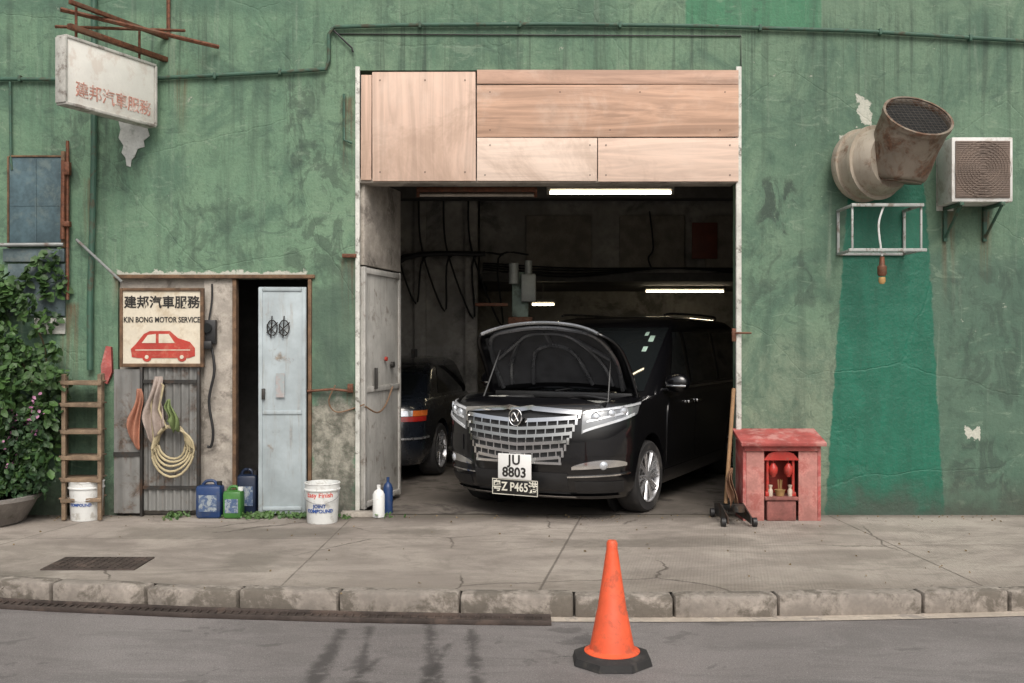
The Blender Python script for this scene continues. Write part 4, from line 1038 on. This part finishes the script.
for P in ([(.10,.08),(.08,.5),(.12,.88),(.3,.93),(.5,.94),(.7,.93),(.88,.88),(.92,.5),(.90,.08)],[(.16,.12),(.2,.45),(.33,.78),(.5,.84),(.67,.78),(.8,.45),(.84,.12)],[(.3,.1),(.36,.5),(.45,.62),(.55,.62),(.64,.5),(.7,.1)],[(.12,.5),(.33,.78)],[(.88,.5),(.67,.78)],[(.5,.62),(.5,.84)]):
    m.tube([hp(*p) for p in P],.022,6,5)
m.obj('bonnet_frame',simple('bonnet_inner_metal',(.11,.113,.12),.3,.4,coat=.8),hb,False)
m=MB(); m.tube([hood(u,1,.0)+nv_*-.012 for u in np.linspace(0.02,.98,24)],.016,6); m.obj('bonnet_edge_highlight',simple('painted_edge_highlight',(.38,.39,.40),.25,.7),hb,False)  # pale tube along the bonnet lip, a painted highlight for its reflection
m=MB(); m.tube([(-.62,.45,1.02),hood(.14,.62,-.04)],.008,6); m.tube([(.66,.5,1.03),hood(.88,.5,-.04)],.008,6); m.obj('bonnet_strut',simple('strut_dark',(.10,.10,.10),.35,.6),van,False,split=True)
eb=bpy.data.objects.new('engine_bay',None); COL.objects.link(eb); par(eb,van,False)
m=MB(); m.box((0,.62,.95),(.62,.42,.14),.03); m.box((-.05,.58,1.025),(.4,.1,.03),.01)
for k in range(5): m.box((-.2+.1*k,.66,1.025),(.05,.25,.02),.006)
m.obj('engine_cover',simple('engine_cover_grey',(.16,.16,.165),.4),eb,False)
m=MB(); m.box((.50,.60,.93),(.24,.30,.22),.02); m.obj('battery',blackp,eb,False)
m=MB(); m.box((.50,.56,1.045),(.20,.16,.012),.004); m.obj('battery_label',simple('battery_top_grey',(.30,.30,.28),.5),eb,False)
m=MB(); m.cyl((-.52,.5,.9),(-.52,.5,1.08),.045,n=16); m.box((-.50,.72,.97),(.2,.22,.20),.02); m.obj('coolant_tank',simple('tank_plastic',(.46,.46,.42),.5),eb,False)
m=MB(); m.box((0,.245,1.02),(1.40,.08,.05),.012); m.box((0,.98,1.08),(1.46,.10,.06),.012)
for k in range(9): m.cyl((-.6+.15*k,.24,1.04),(-.6+.15*k,.24,1.052),.012,n=8)
m.tube([(-.3,.35,.97),(-.35,.45,1.06),(-.2,.7,1.06),(-.45,.9,1.03)],.025,8,5); m.tube([(.2,.33,1.0),(.33,.42,1.06),(.36,.6,1.04)],.022,8,5); m.tube([(.1,.9,1.06),(.3,.85,1.08),(.6,.85,1.04)],.014,8,5)
m.obj('radiator_support',simple('satin_black_plastic',(.03,.03,.031),.4),eb,False)

# ------------------------------------------------------------------ parked saloon (rear towards street)
sd=thing('saloon_car','dark saloon car parked nose in inside the workshop','car',(-1.90,1.93,.006),R(-12))
spaint=simple('dark_blue_grey_paint',(.012,.015,.021),.25,var=.1,bump=0,coat=1)
SL=[(.20,.78,.10,4.6),(.30,.84,.03,4.68),(.50,.87,.0,4.7),(.70,.875,.01,4.7),(.82,.87,.04,4.65),(.90,.85,.08,4.6),(.94,.82,.14,4.5)]
sh=Hull(SL,3,.45,.5); m=MB(); sh.mesh(m); body=m.obj('body',spaint,sd,False)
c=MB()
for y in (1.0,3.7):
    for s_ in (1,-1): c.cyl((s_*.6,y,.33),(s_*1.1,y,.33),.35,n=40)
cut=c.obj('cut',None); cut.matrix_world=sd.matrix_basis; boolean(body,cut)
SG=[(.90,.80,.50,3.6),(1.0,.77,.62,3.45),(1.2,.69,.92,3.1),(1.32,.63,1.15,2.8),(1.38,.56,1.4,2.55),(1.405,.4,1.7,2.3)]
sgx=Hull(SG,3.4,.35,.35); m=MB(); sgx.mesh(m); m.obj('cabin',spaint,sd,False)
m=MB(); m.patch(sgx,-.62,.62,.97,1.31,20,5,.006,.01); m.obj('rear_window',GLASS,sd,False)
for s_ in (1,-1):
    m=MB()
    def fw(u,v,s_=s_):
        z=.97+.32*v; y=(1.15+.35*v)*(1-u)+(3.2-.45*v)*u; t=sgx.tside(y,z); x,yy,nx,ny=sgx.pt(t*s_,z); return (x+nx*.006,yy+ny*.006,z)
    m.grid(fw,12,4); m.obj('side_window',GLASS,sd,False,ang=80)
    tl=bpy.data.objects.new('tail_light',None); COL.objects.link(tl); par(tl,sd,False)
    m=MB(); m.patch(sh,s_*.52,s_*1.02,.70,.755,14,2,.008,.012); m.obj('red_lens',redlens,tl,False)
    m=MB(); m.patch(sh,s_*.80,s_*1.04,.76,.82,14,2,.009,.012); m.obj('amber_lens',amber,tl,False)
    m=MB(); m.patch(sh,s_*.52,s_*.795,.76,.82,6,2,.009,.012); m.obj('reversing_lens',projector,tl,False)
    for y in (1.0,3.7): make_wheel(sd,s_*.76,y,.31,s_,7)
m=MB(); m.patch(sh,-1.15,1.15,.50,.52,40,1,.012,.014); m.obj('bumper_strip',alloy,sd,False)
m=MB(); m.box((0,-.015,.62),(.44,.01,.11),.004); m.obj('number_plate',simple('plate_yellow',(.62,.45,.05),.5),sd,False)

# ------------------------------------------------------------------ two post lift
lt=thing('vehicle_lift_post','grey green steel vehicle lift column with motor inside the workshop','vehicle lift',(.12,3.0,0))
liftm=simple('lift_green_grey',(.20,.27,.23),.5,.1,dirt=(.07,.06,.05),damt=.6)
m=MB(); m.bb(.0,.20,3.0,3.25,.006,2.45,.01); m.bb(-.15,.38,2.85,3.4,.006,.04,.005); m.obj('column',liftm,lt,split=True)
m=MB(); m.box((.20,2.94,2.25),(.18,.14,.34),.02); m.cyl((.02,2.93,2.3),(.02,2.93,2.55),.06,n=16); m.cyl((.20,2.92,2.42),(.20,2.92,2.58),.045,n=12); m.obj('motor',simple('motor_grey',(.36,.38,.36),.5,.2),lt,split=True)
m=MB(); m.box((-.25,2.98,2.05),(.40,.04,.04),.006); m.box((.10,2.96,1.8),(.3,.08,.2),.01); m.obj('carriage_arm',rusty,lt,split=True)
def crate(x,y,z,w,d_,h,mat,lab):
    m=MB(); m.box((x,y,z+h/2),(w,d_,h),.01); m.box((x,y-d_/2-.004,z+h*.75),(w*.4,.008,.03),.003); m.box((x,y,z+h+.006),(w*1.02,d_*1.02,.012),.004); tag(m.obj('storage_box',mat),lab,'box',group='boxes in the workshop')
crate(-2.3,3.85,.992,.45,.3,.3,simple('card_brown',(.22,.15,.09),.8),'brown cardboard box stored in the workshop'); crate(-1.6,3.9,.992,.35,.3,.25,bluep,'blue plastic box stored in the workshop')
sf=thing('workshop_shelf','steel shelf standing against the workshop partition','shelf',(-2,3.9,0))
m=MB()
for x in (-2.7,-1.3):
    for y in (3.7,4.05): m.bb(x,x+.04,y,y+.04,.006,1.5)
m.obj('post',darksteel,sf,split=True); m=MB(); m.bb(-2.7,-1.26,3.7,4.10,.96,.99); m.bb(-2.7,-1.26,3.7,4.10,.4,.43); m.obj('shelf_board',darksteel,sf,split=True)

def tube(x0,x1,y,z,lit,lab):
    t=thing('fluorescent_lamp',lab,'lamp',((x0+x1)/2,y,z),group='fluorescent lamps in the workshop')
    m=MB(); m.bb(x0-.03,x1+.03,y-.035,y+.035,z+.03,z+.075,.006); m.bb(x0-.03,x0,y-.02,y+.02,z-.02,z+.03); m.bb(x1,x1+.03,y-.02,y+.02,z-.02,z+.03)
    for x in (x0+.15,x1-.15):
        top=3.6 if y<4.8 else 2.46
        if top-z>.1: m.cyl((x,y,z+.075),(x,y,top),.006,n=6)
    m.obj('lamp_housing',simple('lamp_housing_white',(.30,.28,.24),.5) if lit else rusty,t)
    m=MB(); m.cyl((x0+.001,y,z),(x1-.001,y,z),.016,n=12); m.obj('lamp_tube',simple('lit_tube',(1,.86,.60),.4,bump=0,em=15) if lit else simple('unlit_tube',(.5,.45,.38),.3),t)
tube(.38,1.60,.85,3.10,True,'lit fluorescent tube hanging just inside the opening'); tube(-.92,.22,.75,3.06,False,'unlit fluorescent tube with rusty housing inside the opening')
tube(2.08,3.28,6.3,2.38,True,'lit fluorescent tube under the mezzanine'); tube(.30,.62,5.6,2.15,True,'small lit tube deep inside the workshop')

# ------------------------------------------------------------------ plants
def leafmat(name,c1,c2,c3):
    g=G(name); n=g.nt.nodes.new('ShaderNodeNewGeometry'); r=n.outputs['Random Per Island']
    c=g.mix(g.step(r,0,1),c1,c2); c=g.mix(g.step(g.noise(3,3,.5),.45,.65),c,c3); g.set('Base Color',c); g.set('Roughness',.55)
    return g.m
def leaves(pts,size,mat,nm,parent=None,drop=.5):
    V=[];F=[]
    for p in pts:
        s=size*random.uniform(.5,1.4)
        M=Matrix.Translation(p)@Euler((random.uniform(-1.2,.3)-drop*.3,random.uniform(-.9,.9),random.uniform(-1.4,1.4))).to_matrix().to_4x4()
        k=len(V)
        for q in ((0,0,0),(.38,.0,.35),(.30,-.06,.8),(0,-.12,1.15),(-.30,-.06,.8),(-.38,0,.35),(0,.06,.5)):
            V.append(M@(Vector((q[0],q[1],-q[2]))*s))
        for a in range(6): F.append((k+6,k+a,k+(a+1)%6))
    me=bpy.data.meshes.new(nm); me.from_pydata(V,[],F); me.materials.append(mat); o=bpy.data.objects.new(nm,me); COL.objects.link(o)
    if parent: par(o,parent)
    return o
vine=thing('climbing_plant','leafy green climbing plant with pink flowers against the wall','plant',(-4.6,-.2,0))
pts=[];st=MB()
blobs=[]
for k in range(150):
    z=random.uniform(.25,2.2)
    if z>1.95: xr=-4.30
    elif z>1.6: xr=-4.02
    elif z>1.2: xr=-4.02
    else: xr=-4.08
    x=random.uniform(-5.9,xr-.08*random.random()); yy=-.08-random.random()*(.42 if z<1.4 else .20)
    blobs.append((x,yy,z,random.uniform(.07,.18)))
for (x,y,z,r) in blobs:
    for _ in range(52):
        v=Vector((random.gauss(0,1),random.gauss(0,.7),random.gauss(0,1))).normalized()*r*random.random()**.4
        p=Vector((x,y,z))+v; p.y=min(p.y,-.02); pts.append(p)
# tendrils climbing along the rusty pipe
for k in range(5):
    x=random.uniform(-4.5,-3.98); z=2.0
    for i in range(26):
        x+=random.uniform(-.03,.03); z+=random.uniform(.0,.03)
        pts.append(Vector((x,-.08,z)))
for k in range(16):
    x=random.uniform(-5.4,-4.25); P=[(x,-.15,.25)]
    for i in range(4): P.append((P[-1][0]+random.uniform(-.12,.10),-.06-random.random()*.12,P[-1][2]+random.uniform(.2,.42)))
    st.tube(P,.008,5,4)
st.obj('stem',simple('stem_brown',(.10,.08,.04),.8),vine)['kind']='stuff'
leaves(pts,.070,leafmat('vine_leaf',(.018,.050,.013),(.068,.140,.035),(.038,.080,.022)),'foliage',vine)['kind']='stuff'
bush=[]
for k in range(48):
    x=random.uniform(-5.0,-4.12);z=random.uniform(.55,1.05); bush.append((x,-.35-random.random()*.2,z))
V=[Vector(b)+Vector((random.gauss(0,.05),random.gauss(0,.04),random.gauss(0,.05))) for b in bush for _ in range(7)]
leaves(V,.030,leafmat('flower_petal',(.28,.10,.20),(.42,.21,.33),(.34,.14,.24)),'flowers',vine)['kind']='stuff'
pb_=[Vector((random.uniform(-5.2,-4.1),-.30-random.random()*.25,random.uniform(.25,1.0))) for _ in range(1900)]
leaves(pb_,.05,leafmat('bush_leaf',(.014,.040,.014),(.038,.082,.027),(.022,.058,.02)),'low_foliage',vine)['kind']='stuff'
m=MB(); m.lathe([(.36,.0),(.40,.02),(.50,.20),(.53,.22),(.53,.25),(.48,.25),(.46,.20)],(-4.72,-.42,0),n=40); pl_=m.obj('planter',simple('grey_planter',(.24,.22,.20),.85,var=.3,dirt=(.08,.07,.05),damt=.6)); tag(pl_,'low round grey concrete planter on the pavement','planter')
m=MB(); m.lathe([(0,.21),(.47,.20)],(-4.72,-.42,0),n=30); m.obj('soil',simple('soil',(.05,.035,.025),.95),pl_)
gp=[]
for (cx,w,n_) in ((wx(262),.25,200),(wx(300),.10,80),(wx(180),.10,60),(wx(350),.06,30),(-1.15,.12,20)):
    for _ in range(n_): gp.append(Vector((cx+random.gauss(0,w*.5),-.08-abs(random.gauss(0,.07)),random.uniform(.01,.06))))
w_=leaves(gp,.035,leafmat('weed_leaf',(.035,.085,.02),(.085,.16,.045),(.06,.12,.03)),'weeds'); tag(w_,'low green weeds growing along the wall base','weeds',kind='stuff')
dl=[Vector((random.uniform(-4.6,4.6),random.uniform(-2.9,-.05)if random.random()<.4 else -.04-abs(random.gauss(0,.12)),.012)) for _ in range(240)]
w_=leaves(dl,.018,leafmat('dry_leaf',(.10,.07,.03),(.20,.14,.07),(.14,.1,.05)),'leaf_litter'); tag(w_,'scattered dry leaves and grit on the pavement','litter',kind='stuff')

# ------------------------------------------------------------------ light
world=bpy.data.worlds.new('World'); scene.world=world; world.use_nodes=True
nt=world.node_tree; bg=nt.nodes['Background']
sky=nt.nodes.new('ShaderNodeTexSky'); sky.sky_type='NISHITA'; sky.sun_disc=False
sky.sun_elevation=R(48); sky.sun_rotation=R(170); sky.dust_density=6; sky.air_density=1.0; sky.ozone_density=.5
hs_=nt.nodes.new('ShaderNodeHueSaturation'); hs_.inputs['Saturation'].default_value=.35
nt.links.new(sky.outputs[0],hs_.inputs['Color']); nt.links.new(hs_.outputs[0],bg.inputs[0]); bg.inputs[1].default_value=.15
sl=bpy.data.lights.new('sun','SUN'); sl.energy=1.4; sl.angle=R(28); sl.color=(1,.92,.83)
so=bpy.data.objects.new('sun',sl); so.rotation_euler=(R(42),0,R(10)); COL.objects.link(so)
cam=bpy.data.cameras.new('camera'); cam.sensor_width=36; cam.lens=36*1000/1024; cam.clip_end=500; cam.clip_start=.05
co=bpy.data.objects.new('camera',cam); co.location=(0,-D0,1.6); co.rotation_euler=(math.pi/2,0,0); COL.objects.link(co); scene.camera=co
scene.view_settings.view_transform='Standard'; scene.view_settings.look='None'; scene.view_settings.exposure=0
